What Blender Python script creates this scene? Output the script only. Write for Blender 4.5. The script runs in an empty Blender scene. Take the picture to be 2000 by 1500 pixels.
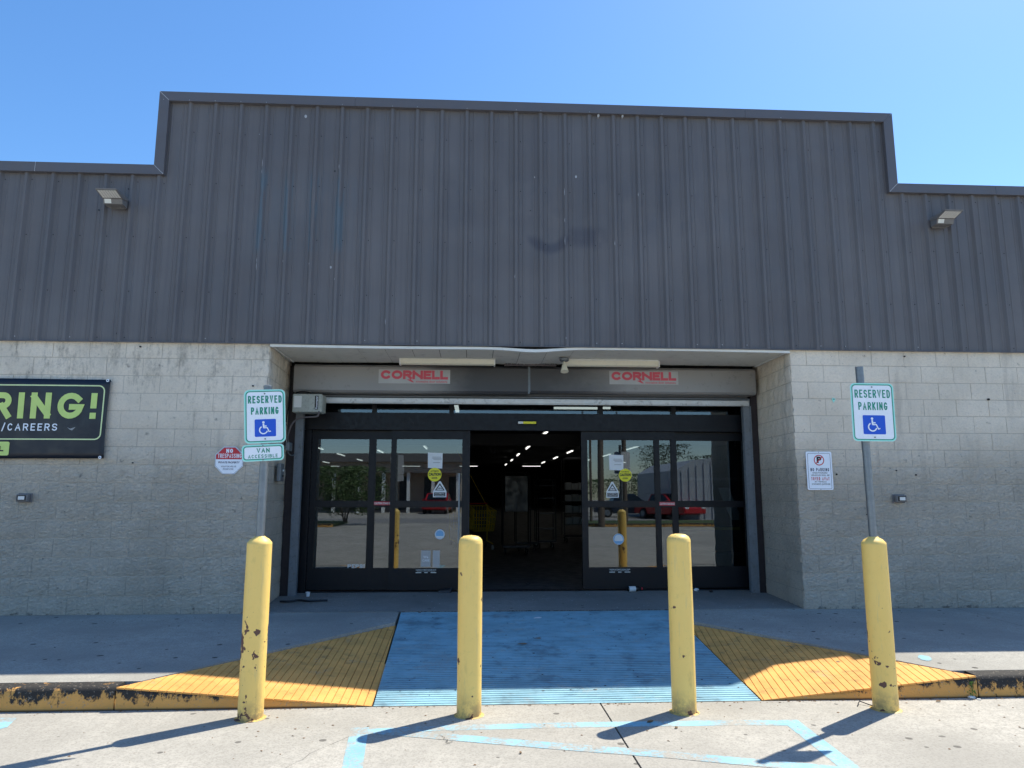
import bpy, math, random
from mathutils import Vector, Matrix, noise
random.seed(7)
R = math.radians
scene = bpy.context.scene
col = scene.collection

# ------------------------------------------------------------------ camera
F_PX, YAW, PITCH, ROLL, CZ = 1390.0, 0.0543, 0.1521, 0.0009, 1.3148      # measured on a 2000 px wide frame
_f = Vector((math.sin(YAW)*math.cos(PITCH), math.cos(YAW)*math.cos(PITCH), math.sin(PITCH)))
_r0 = Vector((math.cos(YAW), -math.sin(YAW), 0)); _u0 = _r0.cross(_f)
_r = _r0*math.cos(ROLL) + _u0*math.sin(ROLL); _u = -_r0*math.sin(ROLL) + _u0*math.cos(ROLL)
cam_d = bpy.data.cameras.new('camera'); cam = bpy.data.objects.new('camera', cam_d); col.objects.link(cam)
cam_d.sensor_width = 36; cam_d.lens = F_PX/2000*36; cam_d.clip_start = .05; cam_d.clip_end = 3000
m3 = Matrix((_r, _u, -_f)).transposed(); cam.matrix_world = Matrix.Translation((0, 0, CZ)) @ m3.to_4x4()
scene.camera = cam

# ------------------------------------------------------------------ light
SUN = Vector((.52, .385, 1)).normalized()                                # towards the sun: behind the store, to the right
el = math.asin(SUN.z); az = math.atan2(SUN.x, SUN.y)
world = bpy.data.worlds.new('World'); scene.world = world; world.use_nodes = True
wn = world.node_tree; wn.nodes.clear()
sky = wn.nodes.new('ShaderNodeTexSky'); sky.sky_type = 'NISHITA'; sky.sun_disc = False
sky.sun_elevation = el; sky.sun_rotation = az; sky.air_density = 1.0; sky.dust_density = .4; sky.ozone_density = 4.0; sky.altitude = 0
bg = wn.nodes.new('ShaderNodeBackground'); bg.inputs[1].default_value = .123
wo = wn.nodes.new('ShaderNodeOutputWorld')
hs = wn.nodes.new('ShaderNodeHueSaturation'); hs.inputs['Saturation'].default_value = 1.19
wn.links.new(sky.outputs[0], hs.inputs['Color']); wn.links.new(hs.outputs[0], bg.inputs[0]); wn.links.new(bg.outputs[0], wo.inputs[0])
sd = bpy.data.lights.new('sun', 'SUN'); sd.energy = 3.9; sd.angle = R(.5); sd.color = (1, .94, .81)
so = bpy.data.objects.new('sun', sd); col.objects.link(so)
so.rotation_euler = SUN.to_track_quat('Z', 'Y').to_euler(); so.location = (10, 30, 40)
vs = scene.view_settings; vs.view_transform = 'Standard'; vs.look = 'None'; vs.gamma = 1; vs.use_curve_mapping = False; vs.exposure = 0.88
scene.render.engine = 'CYCLES'; scene.cycles.max_bounces = 10; scene.cycles.diffuse_bounces = 5; scene.cycles.transparent_max_bounces = 12

# ------------------------------------------------------------------ measuring helpers: a photo pixel onto a real plane
def _ray(px, py): return _f + _r*((px-1000)/F_PX) - _u*((py-750)/F_PX)
def PY(px, py, Y):
    d = _ray(px, py); t = Y/d.y; return d.x*t, CZ + d.z*t
def PZ(px, py, z):
    d = _ray(px, py); t = (z-CZ)/d.z; return d.x*t, d.y*t

# ------------------------------------------------------------------ mesh helpers
class MB:
    def __init__(s): s.v = []; s.f = []; s.uv = None
    def add(s, vs_, fs):
        n = len(s.v); s.v += [tuple(p) for p in vs_]; s.f += [tuple(i+n for i in f) for f in fs]; return s
    def box(s, x0, x1, y0, y1, z0, z1):
        if x0 > x1: x0, x1 = x1, x0
        if y0 > y1: y0, y1 = y1, y0
        if z0 > z1: z0, z1 = z1, z0
        return s.add([(x0,y0,z0),(x1,y0,z0),(x1,y1,z0),(x0,y1,z0),(x0,y0,z1),(x1,y0,z1),(x1,y1,z1),(x0,y1,z1)],
              [(0,3,2,1),(4,5,6,7),(0,1,5,4),(1,2,6,5),(2,3,7,6),(3,0,4,7)])
    def cbox(s, x0, x1, y0, y1, z0, z1, c=.005):                       # chamfered box
        if x0 > x1: x0, x1 = x1, x0
        if y0 > y1: y0, y1 = y1, y0
        if z0 > z1: z0, z1 = z1, z0
        def ring(a0,a1,b0,b1,k): return [(a0+k,b0),(a1-k,b0),(a1,b0+k),(a1,b1-k),(a1-k,b1),(a0+k,b1),(a0,b1-k),(a0,b0+k)]
        outer = ring(x0,x1,z0,z1,c); inner = ring(x0+c,x1-c,z0+c,z1-c,c*.6)
        vs_ = [(a,y0,b) for a,b in inner]+[(a,y0+c,b) for a,b in outer]+[(a,y1-c,b) for a,b in outer]+[(a,y1,b) for a,b in inner]
        fs = [tuple(range(8)), tuple(range(31,23,-1))]
        for k in range(3):
            for i in range(8):
                j = (i+1) % 8; fs.append((k*8+i, (k+1)*8+i, (k+1)*8+j, k*8+j))
        return s.add(vs_, fs)
    def quad(s, a, b, c, d): return s.add([a,b,c,d], [(0,1,2,3)])
    def prism(s, pts, a0, a1, axis='y'):                                # polygon in the plane across `axis`
        n = len(pts)
        def p(q, a): return (q[0],a,q[1]) if axis=='y' else ((a,q[0],q[1]) if axis=='x' else (q[0],q[1],a))
        return s.add([p(q,a0) for q in pts]+[p(q,a1) for q in pts],
             [tuple(range(n)), tuple(range(2*n-1, n-1, -1))]+[(i, n+i, n+(i+1)%n, (i+1)%n) for i in range(n)])
    def cyl(s, x, y, z0, z1, r, n=20, r1=None, cap=True):
        r1 = r if r1 is None else r1
        vs_ = [(x+r*math.cos(2*math.pi*i/n), y+r*math.sin(2*math.pi*i/n), z0) for i in range(n)]+[(x+r1*math.cos(2*math.pi*i/n), y+r1*math.sin(2*math.pi*i/n), z1) for i in range(n)]
        fs = [(i,(i+1)%n,n+(i+1)%n,n+i) for i in range(n)]
        if cap: fs += [tuple(range(n-1,-1,-1)), tuple(range(n,2*n))]
        return s.add(vs_, fs)
    def lathe(s, x, y, prof, n=28):
        vs_ = []; fs = []
        for r, z in prof: vs_ += [(x+r*math.cos(2*math.pi*i/n), y+r*math.sin(2*math.pi*i/n), z) for i in range(n)]
        for k in range(len(prof)-1):
            for i in range(n):
                j = (i+1)%n; fs.append((k*n+i, k*n+j, (k+1)*n+j, (k+1)*n+i))
        fs.append(tuple((len(prof)-1)*n+i for i in range(n)))
        return s.add(vs_, fs)
    def tube(s, pts, r, n=8):
        pts = [Vector(p) for p in pts]; base = len(s.v); rings = []
        up = Vector((0,0,1))
        for i, p in enumerate(pts):
            d = (pts[min(i+1,len(pts)-1)]-pts[max(i-1,0)]).normalized()
            a = d.cross(up)
            if a.length < .05: a = d.cross(Vector((1,0,0)))
            a.normalize(); b = d.cross(a).normalized()
            rings.append([p+a*(r*math.cos(2*math.pi*k/n))+b*(r*math.sin(2*math.pi*k/n)) for k in range(n)])
        vs_ = [q for rg in rings for q in rg]; fs = []
        for i in range(len(pts)-1):
            for k in range(n):
                j = (k+1)%n; fs.append((i*n+k, i*n+j, (i+1)*n+j, (i+1)*n+k))
        fs += [tuple(range(n-1,-1,-1)), tuple((len(pts)-1)*n+k for k in range(n))]
        return s.add(vs_, fs)
    def ell(s, c, rx, ry, rz, n=12, m=8, jit=0):
        vs_ = []; fs = []
        for i in range(m+1):
            t = math.pi*i/m
            for k in range(n):
                a = 2*math.pi*k/n; q = 1+random.uniform(-jit, jit)
                vs_.append((c[0]+rx*q*math.sin(t)*math.cos(a), c[1]+ry*q*math.sin(t)*math.sin(a), c[2]+rz*q*math.cos(t)))
        for i in range(m):
            for k in range(n):
                j = (k+1)%n; fs.append((i*n+k,(i+1)*n+k,(i+1)*n+j,i*n+j))
        return s.add(vs_, fs)
    def mesh(s, name, m, smooth=False):
        me = bpy.data.meshes.new(name); me.from_pydata(s.v, [], s.f); me.validate(); me.update()
        import bmesh
        bm = bmesh.new(); bm.from_mesh(me); bmesh.ops.recalc_face_normals(bm, faces=bm.faces); bm.to_mesh(me); bm.free()
        if smooth:
            for p in me.polygons: p.use_smooth = True
        if m: me.materials.append(m)
        return me
    def build(s, name, m, parent=None, smooth=False):
        o = bpy.data.objects.new(name, s.mesh(name, m, smooth)); col.objects.link(o)
        if parent: o.parent = parent
        return o
def auto(o, a=35):                                                       # smooth shading with sharp edges kept
    me = o.data
    for p in me.polygons: p.use_smooth = True
    me.set_sharp_from_angle(angle=R(a)); return o
def tag(o, label=None, cat=None, group=None, kind=None):
    if label: o['label'] = label
    if cat: o['category'] = cat
    if group: o['group'] = group
    if kind: o['kind'] = kind
    return o
def empty(name, loc=(0,0,0), rz=0, **k):
    o = bpy.data.objects.new(name, None); col.objects.link(o); o.location = loc; o.rotation_euler = (0,0,rz); tag(o, **k); return o
def inst(name, me, loc, rot=(0,0,0), parent=None, sc=None):
    o = bpy.data.objects.new(name, me); col.objects.link(o); o.location = loc; o.rotation_euler = rot
    if sc: o.scale = sc
    if parent: o.parent = parent
    return o
def copy_tree(o, parent=None):
    c = o.copy(); col.objects.link(c); c.parent = parent
    for ch in [q for q in col.objects if q.parent == o]: copy_tree(ch, c)
    return c

# ------------------------------------------------------------------ materials
def newmat(name):
    m = bpy.data.materials.new(name); m.use_nodes = True; nt = m.node_tree
    return m, nt, nt.nodes['Principled BSDF']
class NT:
    def __init__(s, nt): s.nt = nt; g = nt.nodes.new('ShaderNodeNewGeometry'); s.pos = g.outputs['Position']
    def L(s, a, b): s.nt.links.new(a, b)
    def map(s, sc=(1,1,1), src=None, rot=(0,0,0)):
        n = s.nt.nodes.new('ShaderNodeMapping'); n.inputs['Scale'].default_value = sc; n.inputs['Rotation'].default_value = rot; s.L(src or s.pos, n.inputs[0]); return n.outputs[0]
    def noise(s, scale, detail=3, rough=.55, vec=None, dist=0):
        n = s.nt.nodes.new('ShaderNodeTexNoise'); n.inputs['Scale'].default_value = scale; n.inputs['Detail'].default_value = detail; n.inputs['Roughness'].default_value = rough; n.inputs['Distortion'].default_value = dist
        s.L(vec or s.pos, n.inputs['Vector']); return n.outputs['Fac']
    def vor(s, scale, vec=None, out='Distance', rnd=1):
        n = s.nt.nodes.new('ShaderNodeTexVoronoi'); n.inputs['Scale'].default_value = scale; n.inputs['Randomness'].default_value = rnd; s.L(vec or s.pos, n.inputs['Vector']); return n.outputs[out]
    def ramp(s, fac, a, b, lo=0., hi=1.):                                # smooth step from a to b
        n = s.nt.nodes.new('ShaderNodeMapRange'); n.interpolation_type = 'SMOOTHSTEP'
        n.inputs['From Min'].default_value = a; n.inputs['From Max'].default_value = b; n.inputs['To Min'].default_value = lo; n.inputs['To Max'].default_value = hi
        s.L(fac, n.inputs['Value']); return n.outputs[0]
    def math(s, op, a, b=None):
        n = s.nt.nodes.new('ShaderNodeMath'); n.operation = op
        for i, q in enumerate((a, b)):
            if q is None: continue
            if isinstance(q, (int, float)): n.inputs[i].default_value = q
            else: s.L(q, n.inputs[i])
        return n.outputs[0]
    def mix(s, fac, a, b, mode='MIX'):
        n = s.nt.nodes.new('ShaderNodeMix'); n.data_type = 'RGBA'; n.blend_type = mode
        for i, q in ((0, fac), (6, a), (7, b)):
            if isinstance(q, (int, float)): n.inputs[i].default_value = q
            elif isinstance(q, tuple): n.inputs[i].default_value = (*q, 1)
            else: s.L(q, n.inputs[i])
        return n.outputs[2]
    def sep(s, vec=None):
        n = s.nt.nodes.new('ShaderNodeSeparateXYZ'); s.L(vec or s.pos, n.inputs[0]); return n.outputs
    def bump(s, h, strength, dist=.01, normal=None):
        n = s.nt.nodes.new('ShaderNodeBump'); n.inputs['Strength'].default_value = strength; n.inputs['Distance'].default_value = dist
        s.L(h, n.inputs['Height'])
        if normal: s.L(normal, n.inputs['Normal'])
        return n.outputs[0]
def simple(name, c, rough=.6, metal=0, var=.12, scale=8, bump=.0, bscale=60, dirt=0, spec=.5):
    m, nt, b = newmat(name); t = NT(nt)
    n1 = t.noise(scale, 4)
    c2 = tuple(x*(1-var) for x in c); c1 = tuple(min(1, x*(1+var)) for x in c)
    cc = t.mix(n1, c2, c1)
    if dirt: cc = t.mix(t.ramp(t.noise(scale*2.3, 6, .7), .52, .72, 0, dirt), cc, (.06,.055,.045))
    t.L(cc, b.inputs['Base Color']); b.inputs['Roughness'].default_value = rough; b.inputs['Metallic'].default_value = metal
    b.inputs['Specular IOR Level'].default_value = spec
    t.L(t.ramp(t.noise(scale*3, 3), .3, .7, max(.02, rough-.1), min(1, rough+.12)), b.inputs['Roughness'])
    if bump: t.L(t.bump(t.noise(bscale, 4), bump, .004), b.inputs['Normal'])
    return m
def flat(name, c, rough=.45): return simple(name, c, rough, var=.04, scale=20)
def emis(name, c, s):
    m, nt, b = newmat(name); b.inputs['Base Color'].default_value = (*c,1); b.inputs['Emission Color'].default_value = (*c,1); b.inputs['Emission Strength'].default_value = s; return m

def concrete_col(t, base=(.50,.47,.42), gum=1.0, stain=.35):
    n = t.noise(.9, 6, .6); n2 = t.noise(14, 6, .65); n3 = t.noise(70, 5, .75)
    c = t.mix(t.ramp(n, .3, .7), tuple(x*.76 for x in base), tuple(x*1.12 for x in base))
    c = t.mix(t.ramp(n2, .4, .65, 0, .55), c, tuple(x*.8 for x in base))
    c = t.mix(t.ramp(n3, .44, .64, 0, .7), c, tuple(x*.58 for x in base))
    c = t.mix(t.ramp(t.noise(2.1, 5, .7, t.map((1,1,1))), .58, .75, 0, stain), c, tuple(x*.55 for x in base))
    if gum:                                                             # trodden chewing gum, scattered sparsely
        w = t.noise(9, 2)
        v = t.vor(2.6, t.map((1,1.25,1)));  rn = t.nt.nodes.new('ShaderNodeTexVoronoi'); rn.inputs['Scale'].default_value = 2.6; t.L(t.map((1,1.25,1)), rn.inputs['Vector'])
        s1 = t.nt.nodes.new('ShaderNodeSeparateColor'); t.L(rn.outputs['Color'], s1.inputs[0])
        size = t.ramp(s1.outputs[0], .35, 1, 0, .085)
        m1 = t.ramp(t.math('SUBTRACT', t.math('ADD', v, t.math('MULTIPLY', w, .012)), size), 0, .012, gum*.8, 0)
        v2 = t.vor(6.5); rn2 = t.nt.nodes.new('ShaderNodeTexVoronoi'); rn2.inputs['Scale'].default_value = 6.5; t.L(t.pos, rn2.inputs['Vector'])
        s2 = t.nt.nodes.new('ShaderNodeSeparateColor'); t.L(rn2.outputs['Color'], s2.inputs[0])
        m2 = t.ramp(t.math('SUBTRACT', t.math('ADD', v2, t.math('MULTIPLY', w, .02)), t.ramp(s2.outputs[1], .45, 1, 0, .15)), 0, .03, gum*.85, 0)
        c = t.mix(m1, c, (.07,.065,.06)); c = t.mix(m2, c, (.06,.055,.05))
    return c
def concrete(name, base, gum=1., stain=.35, bump=.25):
    m, nt, b = newmat(name); t = NT(nt)
    t.L(concrete_col(t, base, gum, stain), b.inputs['Base Color']); b.inputs['Roughness'].default_value = .9; b.inputs['Specular IOR Level'].default_value = .25
    t.L(t.bump(t.noise(220, 4, .7), bump, .004), b.inputs['Normal']); return m
def paint_on(name, paint, base, wear_lo=.5, wear_hi=.6, gum=.8, wscale=5, streak=(1,1,1), dark=(.05,.045,.04), grime=.35):
    m, nt, b = newmat(name); t = NT(nt)
    cc = concrete_col(t, base, 0, .2)
    p = t.mix(t.ramp(t.noise(3, 5, .65), .3, .7), tuple(x*.82 for x in paint), tuple(min(1,x*1.1) for x in paint))
    mk = t.math('ADD', t.math('MULTIPLY', t.noise(wscale, 6, .75, t.map(streak)), .7), t.math('MULTIPLY', t.noise(wscale*14, 3, .6), .3))
    c = t.mix(t.ramp(mk, wear_lo, wear_hi), p, cc)
    c = t.mix(t.ramp(t.noise(7, 6, .7), .52, .75, 0, grime), c, dark)
    v = t.vor(5.2); rn = t.nt.nodes.new('ShaderNodeTexVoronoi'); rn.inputs['Scale'].default_value = 5.2; t.L(t.pos, rn.inputs['Vector'])
    s1 = t.nt.nodes.new('ShaderNodeSeparateColor'); t.L(rn.outputs['Color'], s1.inputs[0])
    c = t.mix(t.ramp(t.math('SUBTRACT', v, t.ramp(s1.outputs[0], .6, 1, 0, .085)), 0, .02, gum, 0), c, (.06,.06,.055))
    t.L(c, b.inputs['Base Color']); b.inputs['Roughness'].default_value = .75; b.inputs['Specular IOR Level'].default_value = .3
    t.L(t.bump(t.noise(180, 4, .7), .3, .004), b.inputs['Normal']); return m

CON = (.445,.42,.37)
M = {}
M['lot'] = concrete('lot_concrete', CON, .8, .3)
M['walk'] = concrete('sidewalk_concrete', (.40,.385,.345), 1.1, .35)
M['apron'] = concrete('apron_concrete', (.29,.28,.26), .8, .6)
M['joint'] = flat('joint_dirt', (.05,.045,.04), .95)
def _grooves(m):
    nt = m.node_tree; b = nt.nodes['Principled BSDF']; t = NT(nt); src = b.inputs['Base Color'].links[0].from_socket
    f = t.math('FRACT', t.math('DIVIDE', t.math('SUBTRACT', t.sep()[1], 5.455-.0-.0460*40), .046))
    k = t.math('MULTIPLY', t.ramp(f, .74, .80), t.ramp(t.noise(2.2, 5, .7, t.map((1,4,1))), .35, .65, .12, .65))
    c = t.mix(k, src, (.05,.075,.10)); w = t.math('MULTIPLY', t.ramp(t.noise(1.3, 6, .75, t.map((1.2,.8,1))), .54, .70), t.ramp(t.noise(60, 4, .7), .42, .6, .2, .8))
    c = t.mix(w, c, (.30,.31,.30)); c = t.mix(t.ramp(t.noise(1.7, 4, .7), .55, .70, 0, .5), c, (.075,.09,.11))
    t.L(c, b.inputs['Base Color']); return m
M['blue'] = paint_on('blue_ramp_paint', (.26,.47,.56), (.46,.51,.49), .52, .70, .9, 3.2, (1,2.6,1), (.06,.09,.13), .6)
_grooves(M['blue'])
M['line'] = paint_on('blue_line_paint', (.27,.52,.63), CON, .435, .59, .2, 3.4, (1,1,1), grime=.05)
M['yflare'] = paint_on('yellow_flare_paint', (.80,.40,.11), (.42,.37,.30), .55, .74, 1., 4, grime=.55)
def kerb_mat(name, grime_lo):
    m, nt, b = newmat(name); t = NT(nt)
    p = t.mix(t.noise(4, 4), (.60,.30,.08), (.78,.41,.11))
    z = t.sep()[2]
    s = t.math('ADD', t.noise(9, 6, .75, t.map((1.6,1.6,1.0))), t.math('MULTIPLY', t.ramp(z, -.205, -.03), .30))
    c = t.mix(t.ramp(s, grime_lo, grime_lo+.09), p, (.03,.027,.024))
    c = t.mix(t.ramp(t.noise(40, 4, .7), .58, .66, 0, .7), c, (.33,.28,.22))
    c = t.mix(t.ramp(z, -.185, -.203, 0, .9), c, (.02,.018,.016))
    t.L(c, b.inputs['Base Color']); b.inputs['Roughness'].default_value = .85
    t.L(t.bump(t.noise(60, 5, .7), .6, .01), b.inputs['Normal']); return m
M['kerb'] = kerb_mat('old_kerb_paint', .62)
M['gdirt'] = flat('groove_dirt', (.13,.085,.045), .95)
M['kerb2'] = kerb_mat('black_grimed_kerb', .56)
M['ykerb'] = kerb_mat('yellow_kerb_paint', .61)
def bollard_mat(name, seed):
    m, nt, b = newmat(name); t = NT(nt); z = t.sep()[2]
    p = t.mix(t.noise(3, 4, .6, t.map((1,1,.5))), (.90,.60,.155), (.95,.67,.205))
    off = t.nt.nodes.new('ShaderNodeVectorMath'); off.operation = 'ADD'; off.inputs[1].default_value = (seed*3.1, seed*1.7, seed*.9); t.L(t.pos, off.inputs[0])
    low = t.ramp(z, .05+.15*(seed % 2), .95, .05 if seed in (1, 4) else .022, 0)
    base = t.ramp(z, -.13, -.2, 0, .12)
    bandz = t.ramp(t.math('ABSOLUTE', t.math('SUBTRACT', z, .30)), .06, .24, {1:.105, 4:.085}.get(seed, .02), 0)
    n = t.math('ADD', t.math('ADD', t.math('ADD', t.noise(13, 3, .55, off.outputs[0]), low), base), bandz)
    mk = t.ramp(n, .715, .735)
    n2 = t.ramp(t.math('ADD', t.noise(42, 3, .6, off.outputs[0]), low), .765, .79)
    c = t.mix(t.ramp(t.noise(22, 5, .7, off.outputs[0]), .55, .7, 0, .3), p, (.68,.50,.15))
    sc_ = t.math('MULTIPLY', t.ramp(t.noise(5, 5, .7, t.map((2.2,2.2,.5), src=off.outputs[0])), .56, .72, 0, .4), t.ramp(z, 1.0, -.1, .3, 1)); c = t.mix(sc_, c, (.50,.36,.12))
    c = t.mix(t.ramp(t.noise(30, 3, .6, t.map((1,1,.12), src=off.outputs[0])), .58, .70, 0, .3), c, (.60,.50,.25)); c = t.mix(t.math('MULTIPLY', t.ramp(z, -.02, -.2), t.ramp(t.noise(14, 5, .75), .4, .6, .1, .75)), c, (.30,.20,.10))
    c = t.mix(mk, c, (.12,.055,.04)); c = t.mix(n2, c, (.08,.05,.04))
    top = t.ramp(z, .97, 1.02, 0, 1)
    c = t.mix(t.math('MULTIPLY', t.ramp(t.noise(70, 4, .7), .52, .62), top), c, (.38,.30,.18))
    t.L(c, b.inputs['Base Color']); b.inputs['Roughness'].default_value = .5
    hh = t.math('SUBTRACT', t.noise(16, 3), t.math('MULTIPLY', mk, .6)); t.L(t.bump(hh, .35, .006), b.inputs['Normal']); return m
def block_mat():
    m, nt, b = newmat('painted_split_face_block'); t = NT(nt); s = t.sep(); x, z = s[0], s[2]
    c = t.mix(t.ramp(t.noise(1.3, 5, .6), .3, .7), (.71,.63,.515), (.86,.765,.63))
    c = t.mix(t.ramp(t.noise(45, 5, .7), .45, .75, 0, .35), c, (.48,.45,.40))
    # mildew running down from under the metal, worst on the left wall
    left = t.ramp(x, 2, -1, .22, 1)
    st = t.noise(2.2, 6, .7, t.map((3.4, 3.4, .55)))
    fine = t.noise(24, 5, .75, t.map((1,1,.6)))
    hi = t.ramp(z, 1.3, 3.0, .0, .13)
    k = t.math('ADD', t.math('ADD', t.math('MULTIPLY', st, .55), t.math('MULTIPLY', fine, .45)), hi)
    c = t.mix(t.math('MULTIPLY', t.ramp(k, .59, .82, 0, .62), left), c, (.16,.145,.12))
    c = t.mix(t.ramp(t.math('ADD', t.noise(11, 5, .7), t.ramp(z, .0, .05, .13, 0)), .60, .74, 0, .7), c, (.12,.11,.095))
    c = t.mix(t.ramp(t.noise(3, 4, .6), .6, .75, 0, .35), c, (.55,.46,.35))
    c = t.mix(t.math('MULTIPLY', t.ramp(t.noise(3.2, 5, .65, t.map((1.6,1.6,.18))), .55, .72, 0, .4), t.ramp(z, .6, 2.6, .35, 1)), c, (.36,.32,.27))
    t.L(c, b.inputs['Base Color']); b.inputs['Roughness'].default_value = .85; b.inputs['Specular IOR Level'].default_value = .25
    rough = t.ramp(z, 1.2, 2.4, 1, .35)
    n = t.nt.nodes.new('ShaderNodeBump'); n.inputs['Distance'].default_value = .09
    hn = t.noise(26, 6, .68, t.map((1,1,1.5), rot=(0,.5,0)), .6)
    c = t.mix(t.math('MULTIPLY', t.ramp(hn, .52, .36, 0, .32), rough), c, (.46,.43,.38)); t.L(c, b.inputs['Base Color'])
    t.L(hn, n.inputs['Height']); t.L(rough, n.inputs['Strength']); t.L(n.outputs[0], b.inputs['Normal'])
    return m
M['block'] = block_mat()
M['mortar'] = simple('painted_mortar', (.47,.425,.36), .9, scale=10)
def siding_mat():
    m, nt, b = newmat('grey_ribbed_steel'); t = NT(nt); s = t.sep(); x, z = s[0], s[2]
    c = t.mix(t.ramp(t.noise(.7, 4), .3, .7), (.124,.118,.123), (.158,.149,.152))
    c = t.mix(t.ramp(t.noise(1.6, 4, .6, t.map((3,1,.35))), .5, .75, 0, .4), c, (.115,.120,.135))
    # fine brushed vertical fading, and darker ghosts where letters once hung
    c = t.mix(t.ramp(t.noise(30, 3, .6, t.map((1,1,.012))), .45, .7, 0, .30), c, (.09,.088,.098))
    band = t.math('MULTIPLY', t.math('MULTIPLY', t.ramp(z, 4.35, 4.6), t.ramp(z, 5.35, 5.15)), t.math('MULTIPLY', t.ramp(x, -.9, -.3), t.ramp(x, 3.6, 2.7)))
    c = t.mix(t.math('MULTIPLY', band, t.ramp(t.noise(1.7, 3, .6, t.map((2.4,1,1.2))), .46, .60, 0, .22)), c, (.085,.088,.105))
    # smile-shaped ghost near the centre
    dx = t.math('SUBTRACT', x, .90); dz = t.math('SUBTRACT', z, 4.47)
    rr = t.math('SQRT', t.math('ADD', t.math('MULTIPLY', dx, dx), t.math('MULTIPLY', dz, dz)))
    ring = t.math('MULTIPLY', t.ramp(t.math('ABSOLUTE', t.math('SUBTRACT', rr, .22)), .02, .1, 1, 0), t.ramp(dz, -.02, -.14, 0, 1))
    c = t.mix(t.math('MULTIPLY', ring, .75), c, (.070,.070,.088))
    blob = t.math('MULTIPLY', t.ramp(t.math('ABSOLUTE', t.math('SUBTRACT', x, 1.35)), .12, .34, 1, 0), t.ramp(t.math('ABSOLUTE', t.math('SUBTRACT', z, 4.40)), .05, .19, 1, 0))
    c = t.mix(t.math('MULTIPLY', blob, t.ramp(t.noise(3.2, 4, .6), .38, .6, 0, .65)), c, (.070,.070,.088))
    # bluish newer paint on some ribs left of centre
    fr = t.math('ABSOLUTE', t.math('SUBTRACT', t.math('FRACT', t.math('ADD', t.math('DIVIDE', t.math('ADD', x, .113+30*.3048), .3048), .5)), .5))
    pb = t.math('MULTIPLY', t.ramp(fr, .13, .19, 1, .15), t.math('MULTIPLY', t.math('MULTIPLY', t.ramp(x, -2.75, -2.6), t.ramp(x, -1.3, -1.5)), t.math('MULTIPLY', t.ramp(z, 4.1, 4.2), t.ramp(z, 5.25, 5.0))))
    c = t.mix(t.math('MULTIPLY', pb, t.ramp(t.noise(4, 3, .5, t.map((3.3,1,.3))), .42, .55, 0, .75)), c, (.10,.145,.18))
    t.L(c, b.inputs['Base Color']); b.inputs['Roughness'].default_value = .5
    t.L(t.ramp(t.noise(2.4, 4), .3, .7, .42, .6), b.inputs['Roughness']); b.inputs['Specular IOR Level'].default_value = .4
    t.L(t.bump(t.noise(1.9, 2, .5, t.map((1.5,1,.5))), .25, .02), b.inputs['Normal'])
    return m
M['siding'] = siding_mat()
M['trim'] = simple('grey_trim_steel', (.115,.11,.12), .45, var=.1, scale=2)
M['trimedge'] = flat('bare_metal_scratch', (.45,.46,.48), .5)
M['soffit'] = simple('white_soffit', (.70,.71,.66), .6, var=.06, scale=3, dirt=.25)
M['white'] = simple('white_trim', (.78,.79,.76), .5, var=.05, scale=5, dirt=.12)
M['galv'] = simple('galvanised_steel', (.20,.225,.245), .42, .55, var=.25, scale=26, bump=.1)
M['guide'] = simple('grey_shutter_guide', (.20,.225,.25), .5, .35, var=.2, scale=9, dirt=.5)
M['_h0'] = simple('shutter_hood_steel', (.20,.205,.22), .36, .6, var=.3, scale=1.6, dirt=.2)
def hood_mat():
    m, nt, b = newmat('dark_middle_shutter_hood'); t = NT(nt); x, z = t.sep()[0], t.sep()[2]
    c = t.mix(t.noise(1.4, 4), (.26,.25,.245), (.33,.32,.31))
    w = t.math('MULTIPLY', t.math('ADD', t.noise(1.1, 5, .65, t.map((1,1,2))), -.5), 1.2)      # uneven dark band, deepest around the middle joint; grime specks all over
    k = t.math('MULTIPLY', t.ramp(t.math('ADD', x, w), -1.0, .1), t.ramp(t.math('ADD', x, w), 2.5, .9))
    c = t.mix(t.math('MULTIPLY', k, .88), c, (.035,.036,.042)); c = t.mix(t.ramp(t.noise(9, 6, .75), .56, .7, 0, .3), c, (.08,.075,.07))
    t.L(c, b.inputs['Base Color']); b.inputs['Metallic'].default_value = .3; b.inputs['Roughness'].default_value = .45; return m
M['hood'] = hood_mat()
M['bar'] = simple('shutter_bottom_bar', (.62,.62,.6), .45, .3, var=.15, scale=7, dirt=.5)
M['slat'] = simple('shutter_slat', (.16,.17,.18), .5, .4, var=.2, scale=5)
M['jamb'] = simple('maroon_jamb', (.022,.015,.017), .6, var=.2, scale=6)
M['dark'] = simple('black_aluminium', (.008,.009,.012), .42, var=.2, scale=8, spec=.28)
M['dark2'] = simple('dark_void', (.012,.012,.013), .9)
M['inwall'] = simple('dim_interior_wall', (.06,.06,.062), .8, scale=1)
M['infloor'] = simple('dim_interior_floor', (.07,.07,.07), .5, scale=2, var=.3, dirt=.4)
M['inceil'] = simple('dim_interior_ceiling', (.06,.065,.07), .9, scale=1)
M['lamp'] = emis('lit_fluorescent', (1,.98,.92), 1.1)
M['lens'] = simple('lamp_lens', (.72,.72,.70), .35, var=.08, scale=30)
M['cream'] = simple('cream_plastic', (.78,.76,.62), .45, var=.05, scale=10, dirt=.12)
M['body'] = simple('lamp_housing', (.17,.165,.165), .5, var=.15, scale=30, dirt=.2)
M['label'] = flat('white_label', (.72,.74,.72))
M['signw'] = flat('sign_white', (.84,.89,.97), .35)
M['green'] = flat('sign_green', (.005,.27,.18), .4)
M['border'] = flat('sign_border_mint', (.35,.82,.72), .4)
M['sblue'] = flat('sign_blue', (.005,.09,.62), .4)
M['red'] = flat('sign_red', (.55,.02,.035), .45)
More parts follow.
